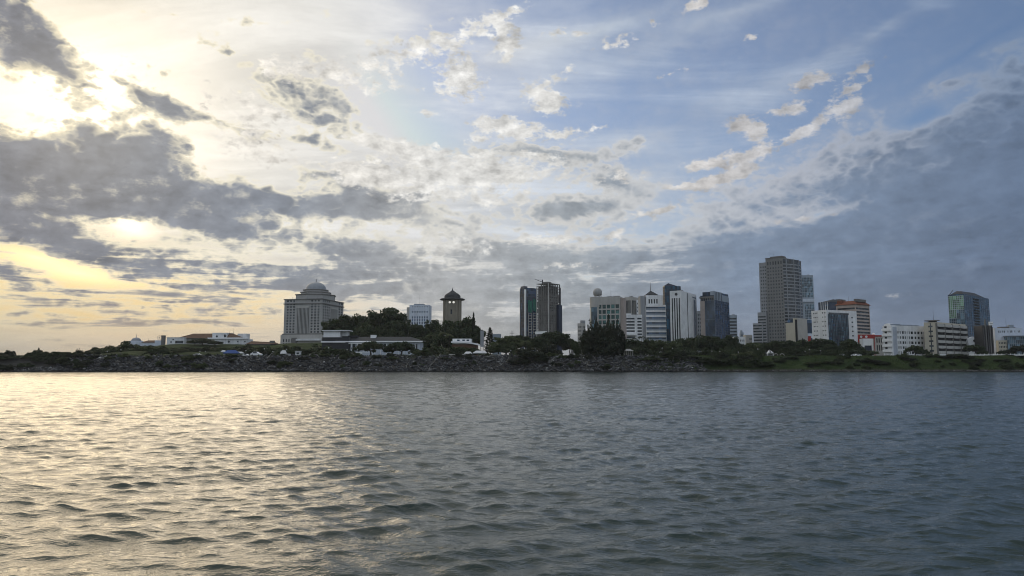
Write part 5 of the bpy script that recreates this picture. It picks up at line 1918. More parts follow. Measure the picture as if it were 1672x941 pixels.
mc, gq, bq = material('car_white', .3)
bq.inputs['Base Color'].default_value = (.72, .72, .72, 1)
M['car_white'] = mc
car0 = car_proto()
cars = [(419.5, 430, 1.5, 'white van sized car with a long roof parked above the rocks'), (401.5, 432, 1.0, 'small white car parked right of the low white tent'), (473, 434, 1.0, 'white car parked beside the white tent'),
        (1394.5, 470, 1.05, 'white car parked left of the gatehouse, rear one of the pair'), (1399.8, 466, 1.0, 'white car parked left of the gatehouse, front one of the pair'), (1372.5, 470, 1.1, 'white car parked under the dark trees before the white office'),
        (1385, 520, 1.1, 'white car half hidden behind trees below the red canopy'), (323, 432, 1.0, 'white car parked below the mansion rise')]
for i, (px, Y, s, lab) in enumerate(cars):
    c = car0 if i == 0 else copy_tree(car0)
    x = xat(px, Y)
    c.location = (x, Y, gz(x, Y)); c.scale = (s, s, s * (1.25 if i == 0 else 1)); c.rotation_euler = (0, 0, random.uniform(-.4, .4) + (math.pi if i % 2 else 0))
    c['label'] = lab
    c['group'] = 'cars parked along the shore road'

# promenade lamps
def lamp_proto():
    root = thing('street_lamp', 'white globe lamp on a slim dark post beside the shore path', 'lamp', group='globe lamps along the shore path')
    mb = MB(); mb.tube((0, 0, -.3), (0, 0, 3.6), .09, .06, 6); mb.build('post', M['steel_dark'], root)
    mb = MB(); mb.lathe([(.30 * math.sin(t), 3.88 - .30 * math.cos(t)) for t in np.linspace(.2, math.pi, 9)], 12); mb.build('globe', M['tent_white'], root, smooth=True)
    return root


l0 = lamp_proto()
for i, px in enumerate((176, 198, 327, 336, 402, 432, 446, 459, 468, 537, 567, 834, 1081, 1090, 1098, 1162, 1175, 1205, 1222, 1237, 1314, 1321, 1339, 1236, 1310, 1372, 1205, 1186)):
    c = l0 if i == 0 else copy_tree(l0)
    Y = 424 + (i * 7 % 13) * 1.5 if i < 22 else 450 + i
    x = xat(px, Y)
    c.location = (x, Y, gz(x, Y)); c.scale = (1, 1, random.uniform(.6, 1.25))

# white railing on the eastern promenade
root = low('railing', 'long white balustrade along the eastern promenade', 'fence', 1632, 500)
x0, x1 = xat(1578, 500) - root.location.x, xat(1700, 500) - root.location.x
mb = MB(); mb.box(x0, x1, -.15, .15, .9, 1.15); mb.box(x0, x1, -.12, .12, -.3, .25); mb.build('rail', M['white_clean'], root)
for i in range(70):
    x = x0 + (x1 - x0) * i / 69
    mb = MB(); mb.box(x - .16, x + .16, -.16, .16, -.3, 1.3 if i % 4 else 1.9); mb.build('post', M['white_clean'], root)
root = low('low_wall', 'low white wall at the foot of the tan car park', 'wall', 1530, 500)
mb = MB(); mb.box(-6, 6, -.25, .25, -.5, 1.1); mb.box(-6.15, 6.15, -.35, .35, 1.1, 1.25); mb.build('wall', M['white_clean'], root)
# ------------------------------------------------------------------ vegetation
LEAF = [leaf_mat('leaf_deep', (.010, .018, .008), (.020, .034, .013), (.042, .060, .022)),
        leaf_mat('leaf_mid', (.014, .024, .008), (.032, .050, .016), (.062, .082, .028)),
        leaf_mat('leaf_pale', (.030, .042, .018), (.062, .080, .034), (.12, .135, .066)),
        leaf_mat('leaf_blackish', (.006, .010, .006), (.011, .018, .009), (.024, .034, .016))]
mt, gq, bq = material('bark', .95, 0, .1)
geo = gq.n('ShaderNodeNewGeometry')
gq.put(bq.inputs['Base Color'], gq.ramp(gq.noise(geo.outputs['Position'], 2.0, 4.0, .6), [(.3, (.030, .025, .020)), (.7, (.085, .072, .058))]))
BARK = mt


def leaves(cent, rad, per, size, r, up=0.3, flat=1.0, stretch=1.0):
    """many small leaf-shaped faces around the clump centres; cent (n,3), rad (n,)"""
    n = len(cent)
    c = np.repeat(cent, per, 0)
    R = np.repeat(rad, per)
    d = r.normal(size=(n * per, 3))
    d /= np.linalg.norm(d, axis=1, keepdims=True)
    rr = R * r.uniform(.35, 1.0, n * per) ** .6
    p = c + d * rr[:, None] * np.array([1, 1, flat])
    nrm = d + r.normal(0, .7, d.shape) + np.array([0, 0, up])
    nrm /= np.linalg.norm(nrm, axis=1, keepdims=True)
    t = np.cross(nrm, r.normal(size=nrm.shape))
    t /= np.linalg.norm(t, axis=1, keepdims=True)
    b_ = np.cross(nrm, t)
    s = size * r.uniform(.55, 1.3, n * per)[:, None]
    v = np.stack([p - t * s * stretch, p + b_ * s * .55, p + t * s * stretch, p - b_ * s * .55], 1).reshape(-1, 3)
    return v


def quads(v):
    return np.arange(len(v)).reshape(-1, 4)


def crown_round(seed, R=6.0, H=8.0, nc=70, per=85, size=.42, low=.0):
    r = np.random.default_rng(seed)
    cs, rs = [], []
    lobes = r.normal(size=(7, 3)); lobes /= np.linalg.norm(lobes, axis=1, keepdims=True)
    while len(cs) < nc:
        d = r.normal(size=3); d /= np.linalg.norm(d)
        if d[2] < -.55 + low:
            continue
        bump = .84 + .17 * max(0, np.max(lobes @ d) - .55) / .45 + r.normal(0, .05)
        q = bump * (r.uniform(.55, .95) if r.uniform() < .85 else r.uniform(.1, .5))
        cs.append(d * q * np.array([R, R, H / 2])); rs.append(r.uniform(.18, .30) * R)
    cs = np.array(cs)
    v = leaves(cs, np.array(rs), per, size, r, flat=.7)
    v[:, 2] += H / 2
    return v


def crown_umbrella(seed, R=7.0, H=4.0, nc=55, per=70, size=.40):
    r = np.random.default_rng(seed)
    a = r.uniform(0, 6.28, nc); q = np.sqrt(r.uniform(0, 1, nc)) * R * (0.85 + .2 * np.sin(3 * a + seed))
    z = H * (.78 - .62 * (q / R) ** 2) + r.normal(0, .3, nc)
    cs = np.stack([q * np.cos(a), q * np.sin(a), z], 1)
    return leaves(cs, r.uniform(.8, 1.6, nc), per, size, r, .5, .5)


def crown_bush(seed, R=4.0, H=4.5, nc=46, per=80, size=.30):
    r = np.random.default_rng(seed)
    cs, rs = [], []
    while len(cs) < nc:
        d = r.normal(size=3); d /= np.linalg.norm(d); d[2] = abs(d[2])
        q = r.uniform(.45, .92) * (1 + .18 * math.sin(3 * math.atan2(d[1], d[0]) + seed))
        cs.append(d * q * np.array([R, R, H])); rs.append(r.uniform(.18, .32) * R)
    v = leaves(np.array(cs), np.array(rs), per, size, r, flat=.75)
    v[:, 2] = np.abs(v[:, 2])
    return v


def crown_feather(seed, R=6.0, H=18.0, nc=95, per=62):
    """casuarina: upright wispy plumes of thin needles"""
    r = np.random.default_rng(seed)
    out = []
    for i in range(nc):
        a = r.uniform(0, 6.28); q = math.sqrt(r.uniform(0, 1)) * R
        prof = 1 - .55 * (q / R) ** 2
        z0 = r.uniform(.0, .72) * H * prof
        ln = r.uniform(3.0, 6.0)
        base = np.array([q * math.cos(a) * .86, q * math.sin(a) * .86, z0])
        dirv = np.array([math.cos(a) * .30, math.sin(a) * .30, 1.0]) + r.normal(0, .14, 3)
        t = r.uniform(0, 1, per)
        p = base + dirv * (t * ln)[:, None] + r.normal(0, .42, (per, 3)) * (1.1 - .85 * t)[:, None]
        ax = dirv + r.normal(0, .45, (per, 3)); ax /= np.linalg.norm(ax, axis=1, keepdims=True)
        s = np.cross(ax, r.normal(size=(per, 3))); s /= np.linalg.norm(s, axis=1, keepdims=True)
        L = r.uniform(.5, 1.0, per)[:, None]
        out.append(np.stack([p - ax * L, p + s * .12, p + ax * L, p - s * .12], 1).reshape(-1, 3))
    v = np.concatenate(out)
    v[:, 2] *= H / v[:, 2].max()
    return v


def crown_conifer(seed, R=2.2, H=11.0, nc=60, per=46):
    r = np.random.default_rng(seed)
    cs, rs = [], []
    for i in range(nc):
        t = i / nc
        a = i * 2.4
        q = R * (1 - t) ** .9 * r.uniform(.5, 1.0)
        cs.append((q * math.cos(a), q * math.sin(a), H * (.06 + .92 * t))); rs.append(.28 + .55 * (1 - t))
    return leaves(np.array(cs), np.array(rs), per, .24, r, -.2, .55)


def crown_palm(seed, n=15, L=3.6):
    r = np.random.default_rng(seed)
    out = []
    for i in range(n):
        a = 2 * math.pi * i / n + r.uniform(-.2, .2)
        rise = r.uniform(.1, .9)
        d = np.array([math.cos(a), math.sin(a), 0])
        pr = []
        for k in range(9):
            t = k / 8
            pr.append(d * L * t * (1 - .15 * t) + np.array([0, 0, rise * L * .9 * t - (1.0 + rise * .6) * L * .75 * t * t]))
        pr = np.array(pr)
        side = np.array([-d[1], d[0], 0])
        for k in range(8):
            for s in (-1, 1):
                for h in (0., .5):
                    q = pr[k] * (1 - h) + pr[k + 1] * h
                    tip = q + side * s * .62 * math.sin(math.pi * (k + .7) / 9) + d * .32 + np.array([0, 0, -.34])
                    w = d * .11
                    out += [q - w, q + w, tip + w * .3, tip - w * .3]
    return np.array(out)


def trunk_mesh(seed, H=7.0, r0=.38, limbs=6, spread=3.2, fork=.45, name='trunk'):
    r = random.Random(seed)
    mb = MB()
    p = Vector((0, 0, -.6))
    pts = [p]
    for k in range(4):
        p = p + Vector((r.uniform(-.25, .25), r.uniform(-.25, .25), (H * fork + .6) / 4))
        pts.append(p)
    for k in range(4):
        mb.tube(pts[k], pts[k + 1], r0 * (1 - .1 * k), r0 * (1 - .1 * (k + 1)), 8)
    for k in range(limbs):
        a = 2 * math.pi * k / limbs + r.uniform(-.4, .4)
        e = pts[-1] + Vector((math.cos(a) * spread * r.uniform(.35, .6), math.sin(a) * spread * r.uniform(.35, .6), H * r.uniform(.18, .3)))
        f = e + Vector((math.cos(a) * spread * r.uniform(.3, .5), math.sin(a) * spread * r.uniform(.3, .5), H * r.uniform(.12, .28)))
        mb.tube(pts[-1], e, r0 * .45, r0 * .28, 6)
        mb.tube(e, f, r0 * .28, r0 * .08, 5)
    return mb.mesh(name, BARK)


PROTO = {}


def proto(kind, var, lm):
    key = (kind, var, lm)
    if key in PROTO:
        return PROTO[key]
    s = var * 17 + {'round': 1, 'umbrella': 2, 'bush': 3, 'feather': 4, 'conifer': 5, 'palm': 6}[kind]
    if kind == 'round':
        v = crown_round(s); dim = (6.0, 8.0); tr = trunk_mesh(s, 8.0)
    elif kind == 'umbrella':
        v = crown_umbrella(s); dim = (7.3, 4.2); tr = trunk_mesh(s, 7.5, .42, 8, 5.0, .35)
    elif kind == 'bush':
        v = crown_bush(s); dim = (4.3, 4.6); tr = trunk_mesh(s, 3.5, .14, 6, 2.4, .15)
    elif kind == 'feather':
        v = crown_feather(s); dim = (6.6, 18.0); tr = trunk_mesh(s, 16, .32, 7, 3.0, .3)
    elif kind == 'conifer':
        v = crown_conifer(s); dim = (2.3, 11.2); tr = trunk_mesh(s, 10, .2, 3, .8, .7)
    else:
        v = crown_palm(s); dim = (3.6, 2.0); tr = trunk_mesh(s, 8, .16, 0, 0, 1.0)
    cm = mesh_np('crown', v, quads(v), LEAF[lm])
    PROTO[key] = (cm, tr, dim)
    return PROTO[key]


NAMES = {'round': ('broad_tree', 'tree'), 'umbrella': ('umbrella_tree', 'tree'), 'bush': ('shrub', 'shrub'), 'feather': ('casuarina_tree', 'tree'), 'conifer': ('conifer_tree', 'tree'), 'palm': ('palm_tree', 'palm')}
tcount = 0


def tree(px, ytop, w, Y, kind, label, lm=0, group=None, base=None, cf=.80):
    """photo column and crown-top row, crown width in photo pixels, distance"""
    global tcount
    tcount += 1
    cm, tr, (R, H) = proto(kind, tcount % (4 if kind in ('round', 'bush') else 2), lm)
    x = xat(px, Y)
    zg = gz(x, Y) if base is None else base
    h = max(zat(ytop, Y, px) - zg, 1.2)
    nm, cat = NAMES[kind]
    root = thing(nm, label, cat, (x, Y, zg - .1), random.uniform(0, 6.28), group)
    r = w * Y / FOC / 2
    c = link(bpy.data.objects.new('crown', cm)); c.parent = root
    t = link(bpy.data.objects.new('trunk', tr)); t.parent = root
    if kind == 'palm':
        c.location.z = h - 1.2; c.scale = (r / R,) * 3
        t.scale = (1, 1, (h - 1.2) / 8.0)
    else:
        if kind in ('bush', 'feather'):
            ch = h
        elif kind == 'conifer':
            ch = h * .93
        else:
            ch = min(h * cf, 2 * r * 1.1)
        c.location.z = h - ch
        c.scale = (r / R, r / R * random.uniform(.85, 1.1), ch / H)
        tz = {'round': 8.0, 'umbrella': 7.5, 'bush': 3.5, 'feather': 16, 'conifer': 10}[kind]
        t.scale = (max(.5, r / R), max(.5, r / R), h * .86 / tz)
    return root


# --- the wooded hill
HG = 'trees on the wooded hill'
tree(627, 504, 88, 585, 'round', 'largest broad dark tree crowning the wooded hill', 0, HG, cf=.85)
tree(556, 513, 68, 575, 'round', 'broad dark tree hiding the right foot of the domed building', 0, HG, cf=.85)
tree(592, 513, 50, 600, 'round', 'dark tree between the two broadest crowns of the hill', 0, HG, cf=.85)
tree(652, 524, 36, 565, 'round', 'dark tree on the right shoulder of the largest hill tree', 0, HG, cf=.85)
tree(602, 532, 50, 545, 'round', 'dark tree directly behind the roof vent of the longhouse', 0, HG, cf=.9)
tree(575, 534, 40, 545, 'round', 'dark tree rising behind the flat roofed upper room', 0, HG, cf=.9)
tree(640, 536, 50, 540, 'round', 'dark tree behind the right end of the longhouse roof', 0, HG, cf=.9)
tree(683, 530, 44, 560, 'round', 'rounded dark tree below the far white office block', 0, HG, cf=.9)
tree(708, 523, 38, 590, 'round', 'dark tree between the white office and the clock tower', 0, HG, cf=.9)
tree(733, 522, 44, 575, 'round', 'dark tree directly under the clock tower', 0, HG, cf=.9)
tree(757, 517, 50, 565, 'round', 'tall dark tree at the right foot of the clock tower', 0, HG, cf=.9)
tree(776, 532, 34, 555, 'round', 'dark tree at the right end of the wooded hill', 0, HG, cf=.9)
tree(745, 536, 50, 535, 'round', 'dark tree above the white terrace of the red pavilion', 0, HG, cf=.9)
tree(715, 540, 44, 530, 'round', 'dark tree just left of the pale palms', 0, HG, cf=.9)
tree(773, 508, 13, 552, 'conifer', 'thin dark conifer spire right of the clock tower', 3)
tree(800, 533, 22, 540, 'conifer', 'small pointed conifer standing apart right of the hill', 3)
tree(681, 552, 36, 505, 'round', 'dark round tree at the right end of the longhouse', 0, HG, cf=.9)
tree(699, 549, 34, 515, 'round', 'dark tree between the longhouse and the monument', 0, HG, cf=.9)
tree(724, 541, 22, 528, 'palm', 'pale palm behind the colonnade', 2, 'pale palms on the slope')
tree(734, 544, 18, 524, 'palm', 'pale palm right of the colonnade', 2, 'pale palms on the slope')
tree(703, 545, 18, 524, 'palm', 'pale palm left of the colonnade', 2, 'pale palms on the slope')
# --- in front of the longhouse
tree(606, 556, 62, 452, 'umbrella', 'dark flat topped tree before the middle of the longhouse', 0)
tree(655, 557, 66, 450, 'umbrella', 'dark flat topped tree before the right part of the longhouse', 0)
tree(679, 569, 26, 446, 'umbrella', 'small flat topped tree left of the dark waterside bush', 0)
tree(691, 568, 40, 419, 'bush', 'dark rounded bush spilling over the rocks below the red pavilion', 0)
tree(712, 556, 54, 472, 'bush', 'dark mounded shrub left of the red pavilion', 0)
tree(738, 562, 64, 462, 'bush', 'wide mounded shrub in front of the red pavilion', 0)
tree(758, 566, 40, 456, 'umbrella', 'forked flat topped tree before the red pavilion', 0)
tree(772, 567, 34, 452, 'umbrella', 'forked tree beside the white marquees', 0)
tree(545, 563, 56, 462, 'bush', 'dark shrub below the boxy upper room', 0)
tree(566, 566, 40, 458, 'bush', 'dark shrub below the longhouse verandah', 0)
tree(520, 560, 50, 560, 'bush', 'dark hedge mound at the foot of the domed building', 0)
tree(500, 566, 60, 470, 'bush', 'broad dark shrub below the domed building', 0)
tree(480, 570, 26, 446, 'umbrella', 'little dark tree over the white kiosk', 0)
tree(461, 570, 34, 446, 'umbrella', 'little dark tree over the white tent', 0)
tree(440, 563, 60, 500, 'bush', 'dark mound below the long faded roof', 0)
tree(418, 566, 50, 480, 'bush', 'dark mound right of the mansion', 0)
tree(396, 560, 50, 520, 'bush', 'dark shrub covering the right foot of the mansion', 0)
tree(372, 566, 40, 505, 'bush', 'dark shrub below the white block of the mansion', 0)
tree(345, 566, 54, 500, 'bush', 'dark shrub below the middle of the mansion', 0)
tree(330, 553, 40, 625, 'round', 'dark tree in front of the brown mansion roof', 0)
tree(318, 556, 26, 620, 'round', 'small dark tree left of the mansion centre', 0)
tree(352, 557, 26, 615, 'round', 'dark tree tucked under the mansion terrace', 0)
tree(310, 567, 60, 500, 'bush', 'dark shrub below the left wing of the mansion', 0)
tree(285, 570, 40, 460, 'umbrella', 'flat topped tree on the lawn below the mansion', 0)
tree(248, 571, 26, 432, 'umbrella', 'left flat topped tree on the bright lawn strip', 0)
tree(266, 570, 30, 434, 'umbrella', 'right flat topped tree on the bright lawn strip', 0)
tree(250, 562, 46, 560, 'bush', 'dark mound below the tiled hall', 0)
tree(212, 558, 60, 560, 'bush', 'tall dark mound left of the hazy mosque', 0)
tree(190, 563, 60, 580, 'bush', 'dark mound two clumps left of the mosque', 1)
tree(168, 566, 44, 600, 'bush', 'dark mound at the left end of the western thicket', 1)
tree(156, 567, 16, 590, 'round', 'small dark tree standing up from the western thicket', 0)
tree(129, 568, 13, 426, 'feather', 'leaning dark thin tree at the far left shore', 3).rotation_euler = (.0, .28, 0)
tree(127, 571, 26, 600, 'bush', 'far dark shrub behind the leaning tree', 1)
tree(66, 569, 30, 560, 'bush', 'dark rounded shrub with a bump on the far left', 0)
tree(64, 567, 8, 560, 'conifer', 'tiny pointed tree on the far left shrub', 3)
tree(92, 574, 22, 560, 'umbrella', 'small flat topped tree on the far left shore', 0)
WG = 'shrubs on the western bank'
for i, (px, y, w) in enumerate(((8, 579, 30), (26, 580, 26), (47, 580, 24), (66, 581, 26), (84, 582, 20), (138, 581, 26), (152, 584, 18))):
    tree(px, y, w, 413 + i % 3, 'bush', 'dark shrub clinging to the far left bank', 0, WG)
tree(381, 586, 24, 412, 'bush', 'dark shrub growing in the rocks below the blue tent', 0)
tree(463, 589, 22, 411, 'bush', 'dark shrub growing in the rocks below the white tent', 0)
tree(231, 592, 20, 409, 'bush', 'small dark shrub in the left rock bank', 0)
tree(308, 590, 26, 411, 'bush', 'dark shrub on the grassy gap of the rock bank', 1)

TG = 'shrubs of the western thicket'
rt_ = random.Random(31)
for i in range(64):
    px = rt_.uniform(150, 478)
    Y = rt_.uniform(470, 600)
    x = xat(px, Y)
    zt_ = gz(x, Y) + rt_.uniform(3.0, 5.2)
    yt_ = 598 - (zt_ - CAM_H) * FOC / Y
    if 270 < px < 410 and yt_ < 564:
        yt_ = 564 + rt_.uniform(0, 3)
    tree(px, yt_, rt_.uniform(22, 44), Y, 'bush', 'dark shrub lost in the thicket on the western rise', rt_.choice([0, 0, 3, 1]), TG)
# --- centre
tree(826, 549, 56, 520, 'round', 'mid green spreading tree right of the hill', 1)
tree(856, 546, 46, 535, 'round', 'dark tree under the navy glass tower', 0)
tree(905, 541, 56, 520, 'round', 'big dark tree under the unfinished tower', 0)
tree(880, 550, 40, 500, 'round', 'dark tree between the navy tower and the unfinished tower', 0)
tree(815, 562, 46, 470, 'round', 'dark tree above the lamps right of the marquees', 0, cf=.9)
tree(846, 562, 44, 455, 'bush', 'dark spreading shrub behind the waterside thicket', 0)
tree(893, 556, 50, 455, 'bush', 'dark tall shrub right of the waterside thicket', 3)
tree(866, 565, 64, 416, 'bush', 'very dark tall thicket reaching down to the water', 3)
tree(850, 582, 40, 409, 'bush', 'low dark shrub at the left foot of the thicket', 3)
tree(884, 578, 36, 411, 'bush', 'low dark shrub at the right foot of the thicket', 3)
tree(858, 554, 24, 450, 'palm', 'pale palm above the waterside thicket', 2)
tree(930, 553, 36, 530, 'round', 'dark tree left of the casuarina', 0)
tree(946, 548, 30, 470, 'feather', 'slim paler casuarina left of the big one', 0)
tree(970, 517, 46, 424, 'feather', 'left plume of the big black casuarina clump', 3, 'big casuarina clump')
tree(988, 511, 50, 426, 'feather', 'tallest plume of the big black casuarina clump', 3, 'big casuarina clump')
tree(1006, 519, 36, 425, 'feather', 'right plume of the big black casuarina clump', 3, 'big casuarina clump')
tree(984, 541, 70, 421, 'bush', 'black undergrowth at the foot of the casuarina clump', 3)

# --- tree belt before the centre right towers
BG = 'trees of the eastern belt'
belt = [(1030, 553, 40, 510, 0, 'dark tree below the white low office'), (1052, 554, 40, 520, 0, 'dark tree below the stepped block'), (1075, 556, 44, 515, 1, 'green tree below the banded tower'),
        (1098, 557, 40, 510, 1, 'green tree below the striped tower'), (1120, 551, 44, 520, 0, 'tall dark tree at the right foot of the striped tower'), (1146, 547, 56, 515, 0, 'highest dark tree of the eastern belt'),
        (1166, 550, 40, 510, 0, 'dark tree below the finned tower'), (1194, 548, 40, 520, 0, 'dark tree left of the gap in the belt'), (1236, 558, 48, 540, 1, 'pale green tree right of the gap in the belt'),
        (1262, 556, 40, 525, 0, 'dark tree below the tallest tower'), (1288, 556, 44, 520, 0, 'dark tree below the cream building'), (1314, 555, 40, 520, 0, 'dark tree below the blue annex'),
        (1340, 552, 46, 515, 0, 'dark tree below the white office windows'), (1358, 562, 30, 500, 0, 'dark tree below the blue glass front'), (1386, 554, 34, 500, 0, 'dark tree at the right foot of the white office'),
        (1404, 566, 26, 495, 0, 'small dark tree before the gatehouse'), (1420, 572, 26, 485, 1, 'low dark tree right of the gatehouse'), (1222, 562, 30, 560, 1, 'green tree behind the gap in the belt')]
for (px, y, w, Y, lm, lab) in belt:
    tree(px, y, w, Y, 'round', lab, lm, BG, cf=.95)
tree(1311, 551, 9, 505, 'conifer', 'tiny dark conifer sticking out before the cream building', 3)
tree(1048, 547, 16, 505, 'palm', 'palm silhouetted before the stepped block', 0, 'palms before the stepped block')
tree(1060, 549, 15, 505, 'palm', 'palm right of the first before the banded tower', 0, 'palms before the stepped block')
tree(1036, 550, 14, 505, 'palm', 'palm before the white low office', 0, 'palms before the stepped block')
UG = 'understorey shrubs of the eastern belt'
for i, px in enumerate(range(1026, 1420, 21)):
    if px in (1257, 1258):
        continue
    tree(px + random.uniform(-5, 5), 566 + random.uniform(-3, 4), random.uniform(32, 46), 470 + (i * 7) % 22, 'bush', 'dark understorey shrub filling the eastern tree belt', 0, UG)
tree(1182, 567, 24, 440, 'bush', 'rounded green shrub before the gap in the belt', 1)
tree(1172, 570, 20, 442, 'bush', 'rounded shrub left of the green one', 0)
tree(1193, 571, 18, 440, 'bush', 'little shrub right of the green one', 1)
tree(1216, 574, 44, 428, 'bush', 'pale grey green shrub mass at the crest of the bank', 2)
tree(1234, 573, 30, 430, 'bush', 'pale green shrub at the right of the pale mass', 2)
EG = 'shrubs on the eastern bank'
for i, (px, y, w, lm) in enumerate(((1060, 582, 44, 1), (1084, 581, 40, 1), (1104, 578, 36, 3), (1128, 583, 44, 0), (1150, 581, 46, 0), (1172, 585, 50, 0), (1198, 585, 56, 0), (1222, 582, 56, 0), (1246, 588, 40, 0), (1100, 592, 40, 0), (1140, 594, 50, 0), (1185, 595, 44, 0))):
    tree(px, y, w, 412 + (i * 5) % 8, 'bush', 'dark shrub in the thicket covering the bank', lm, EG)
for (px, y, w, Y, lm, lab) in ((1288, 580, 36, 421, 0, 'dark shrub alone on the grass right of the shell canopy'), (1306, 577, 34, 430, 0, 'dark shrub before the dark belt on the grass'), (1270, 586, 26, 416, 0, 'small shrub low on the grass bank'),
                          (1408, 583, 30, 418, 0, 'low dark shrub on the bank left of the white block'), (1424, 586, 36, 415, 3, 'broad low shrub below the grey shophouse'), (1440, 590, 30, 411, 0, 'low shrub near the water below the white block'),
                          (1482, 583, 30, 417, 3, 'dark shrub on the bank below the white block'), (1543, 578, 36, 424, 3, 'left half of the big dark bush below the car park'), (1566, 577, 44, 424, 3, 'right half of the big dark bush below the car park'),
                          (1596, 585, 22, 418, 0, 'small shrub right of the big dark bush'), (1632, 586, 30, 418, 0, 'dark shrub below the ribbed block'), (1646, 581, 18, 428, 3, 'round topped shrub breaking the white balustrade'), (1664, 583, 26, 424, 3, 'dark shrub at the right edge below the balustrade'),
                          (1358, 588, 40, 414, 1, 'low green shrub in the middle of the grass bank'), (1325, 590, 36, 413, 1, 'low green shrub left on the grass bank')):
    tree(px, y, w, Y, 'bush', lab, lm)
rt_ = random.Random(78)
for i in range(62):
    px = rt_.uniform(120, 1080)
    x = xat(px, 412)
    Y = float(shore(x)) + rt_.choice([rt_.uniform(4, 9), rt_.uniform(12, 18)])
    x = xat(px, Y)
    zt_ = gz(x, Y) + rt_.uniform(1.4, 3.4)
    tree(px, 598 - (zt_ - CAM_H) * FOC / Y, rt_.uniform(10, 26), Y, 'bush', 'dark shrub rooted among the boulders of the western bank', rt_.choice([0, 3, 1]), 'shrubs among the bank boulders')
rt_ = random.Random(77)
for i in range(46):
    px = rt_.uniform(1050, 1680)
    Y = rt_.uniform(406, 426)
    x = xat(px, Y)
    hh = rt_.uniform(1.6, 3.6) * (1.25 if px < 1260 else .9)
    zt_ = gz(x, Y) + hh
    tree(px, 598 - (zt_ - CAM_H) * FOC / Y, hh * rt_.uniform(1.6, 3.0) * FOC / Y, Y, 'bush', 'dark shrub among the many dotting the eastern grass bank', rt_.choice([0, 0, 3, 1]), 'shrubs dotting the eastern grass')
for i in range(34):
    px = rt_.uniform(-12, 150)
    Y = rt_.uniform(404, 424)
    x = xat(px, Y)
    zt_ = gz(x, Y) + rt_.uniform(2.0, 4.0)
    tree(px, 598 - (zt_ - CAM_H) * FOC / Y, rt_.uniform(16, 30), Y, 'bush', 'dark shrub in the tangle on the far left bank', rt_.choice([0, 3]), 'shrubs in the far left tangle')
tree(1493, 563, 36, 480, 'umbrella', 'dark spreading tree before the white block windows', 0)
tree(1506, 570, 24, 476, 'round', 'small dark tree at the right end of the white block', 0)
tree(1590, 562, 32, 520, 'round', 'dark tree before the round white pavilion', 0)
tree(1604, 571, 20, 515, 'umbrella', 'small forked tree right of the round white pavilion', 0)
tree(1636, 573, 20, 510, 'round', 'small round tree before the cream wing', 0)
tree(1648, 571, 22, 508, 'round', 'round dark tree before the glass wing', 3)
tree(1668, 563, 34, 505, 'round', 'dark tree at the right edge of the view', 3)

# ------------------------------------------------------------------ rocks
def rock_mat():
    m, g_, b_ = material('rock', .9, 0, .2)
    oi = g_.n('ShaderNodeObjectInfo')
    geo_ = g_.n('ShaderNodeNewGeometry')
    n_ = g_.m('MULTIPLY_ADD', g_.noise(geo_.outputs['Position'], 1.3, 5.0, .65), .7, g_.m('MULTIPLY_ADD', g_.m('POWER', geo_.outputs['Random Per Island'], 1.6), .45, g_.m('MULTIPLY', g_.m('POWER', oi.outputs['Random'], 3.0), .35)))
    z_ = g_.xyz(geo_.outputs['Position'])[2]
    wet_ = g_.step(z_, .25, .9, .35, 1.0)
    c_ = g_.ramp(n_, [(.22, (.022, .023, .025)), (.52, (.055, .056, .059)), (.80, (.14, .14, .14)), (1.0, (.40, .395, .38))])
    g_.put(b_.inputs['Base Color'], g_.mix(1.0, c_, g_.comb(wet_, wet_, wet_), 'MULTIPLY'))
    return m


ROCK = rock_mat()


def boulder(seed, sx=1.0, sy=.8, sz=.7):
    r = random.Random(seed)
    bm = bmesh.new()
    for i in range(15):
        v = Vector((r.gauss(0, 1), r.gauss(0, 1), r.gauss(0, 1))).normalized() * r.uniform(.8, 1.05)
        bm.verts.new((v.x * sx, v.y * sy, v.z * sz))
    res = bmesh.ops.convex_hull(bm, input=bm.verts)
    bmesh.ops.delete(bm, geom=[e for e in res['geom_interior'] if isinstance(e, bmesh.types.BMVert)], context='VERTS')
    me = bpy.data.meshes.new('boulder')
    bm.to_mesh(me)
    bm.free()
    me.materials.append(ROCK)
    return me


BOULD = [boulder(s, 1.0 + .3 * (s % 3), .8, .55 + .1 * (s % 3)) for s in range(10)]
rg = np.random.default_rng(12)
WX0, WX1 = xat(92, 405), xat(1136, 405)
n_b = 0
while n_b < 230:
    x = rg.uniform(WX0, WX1)
    s_ = rg.uniform(.5, 16.5)
    y = float(shore(x)) + s_
    if -102 < x < -88 and s_ > 6:
        continue
    o = link(bpy.data.objects.new('boulder', BOULD[n_b % 10]))
    k = rg.uniform(.55, 1.25)
    o.location = (x, y, gz(x, y) + .1 * k)
    o.scale = (k, k * rg.uniform(.7, 1.1), k * rg.uniform(.7, 1.2))
    o.rotation_euler = (rg.uniform(-.6, .6), rg.uniform(-.6, .6), rg.uniform(0, 6.28))
    tag(o, 'grey angular boulder among hundreds on the western rock bank', 'boulder', 'boulders of the rock bank')
    n_b += 1
for i in range(60):
    x = rg.uniform(xat(1136, 402), xat(1685, 402))
    y = float(shore(x)) + rg.uniform(.3, 2.4)
    o = link(bpy.data.objects.new('boulder', BOULD[i % 10]))
    k = rg.uniform(.35, .75)
    o.location = (x, y, gz(x, y) + .1 * k)
    o.scale = (k * rg.uniform(1, 1.6), k, k * .8)
    o.rotation_euler = (rg.uniform(-.3, .3), rg.uniform(-.3, .3), rg.uniform(0, 6.28))
    tag(o, 'pale flat rock in the line along the eastern water edge', 'rock', 'rocks of the eastern water edge')


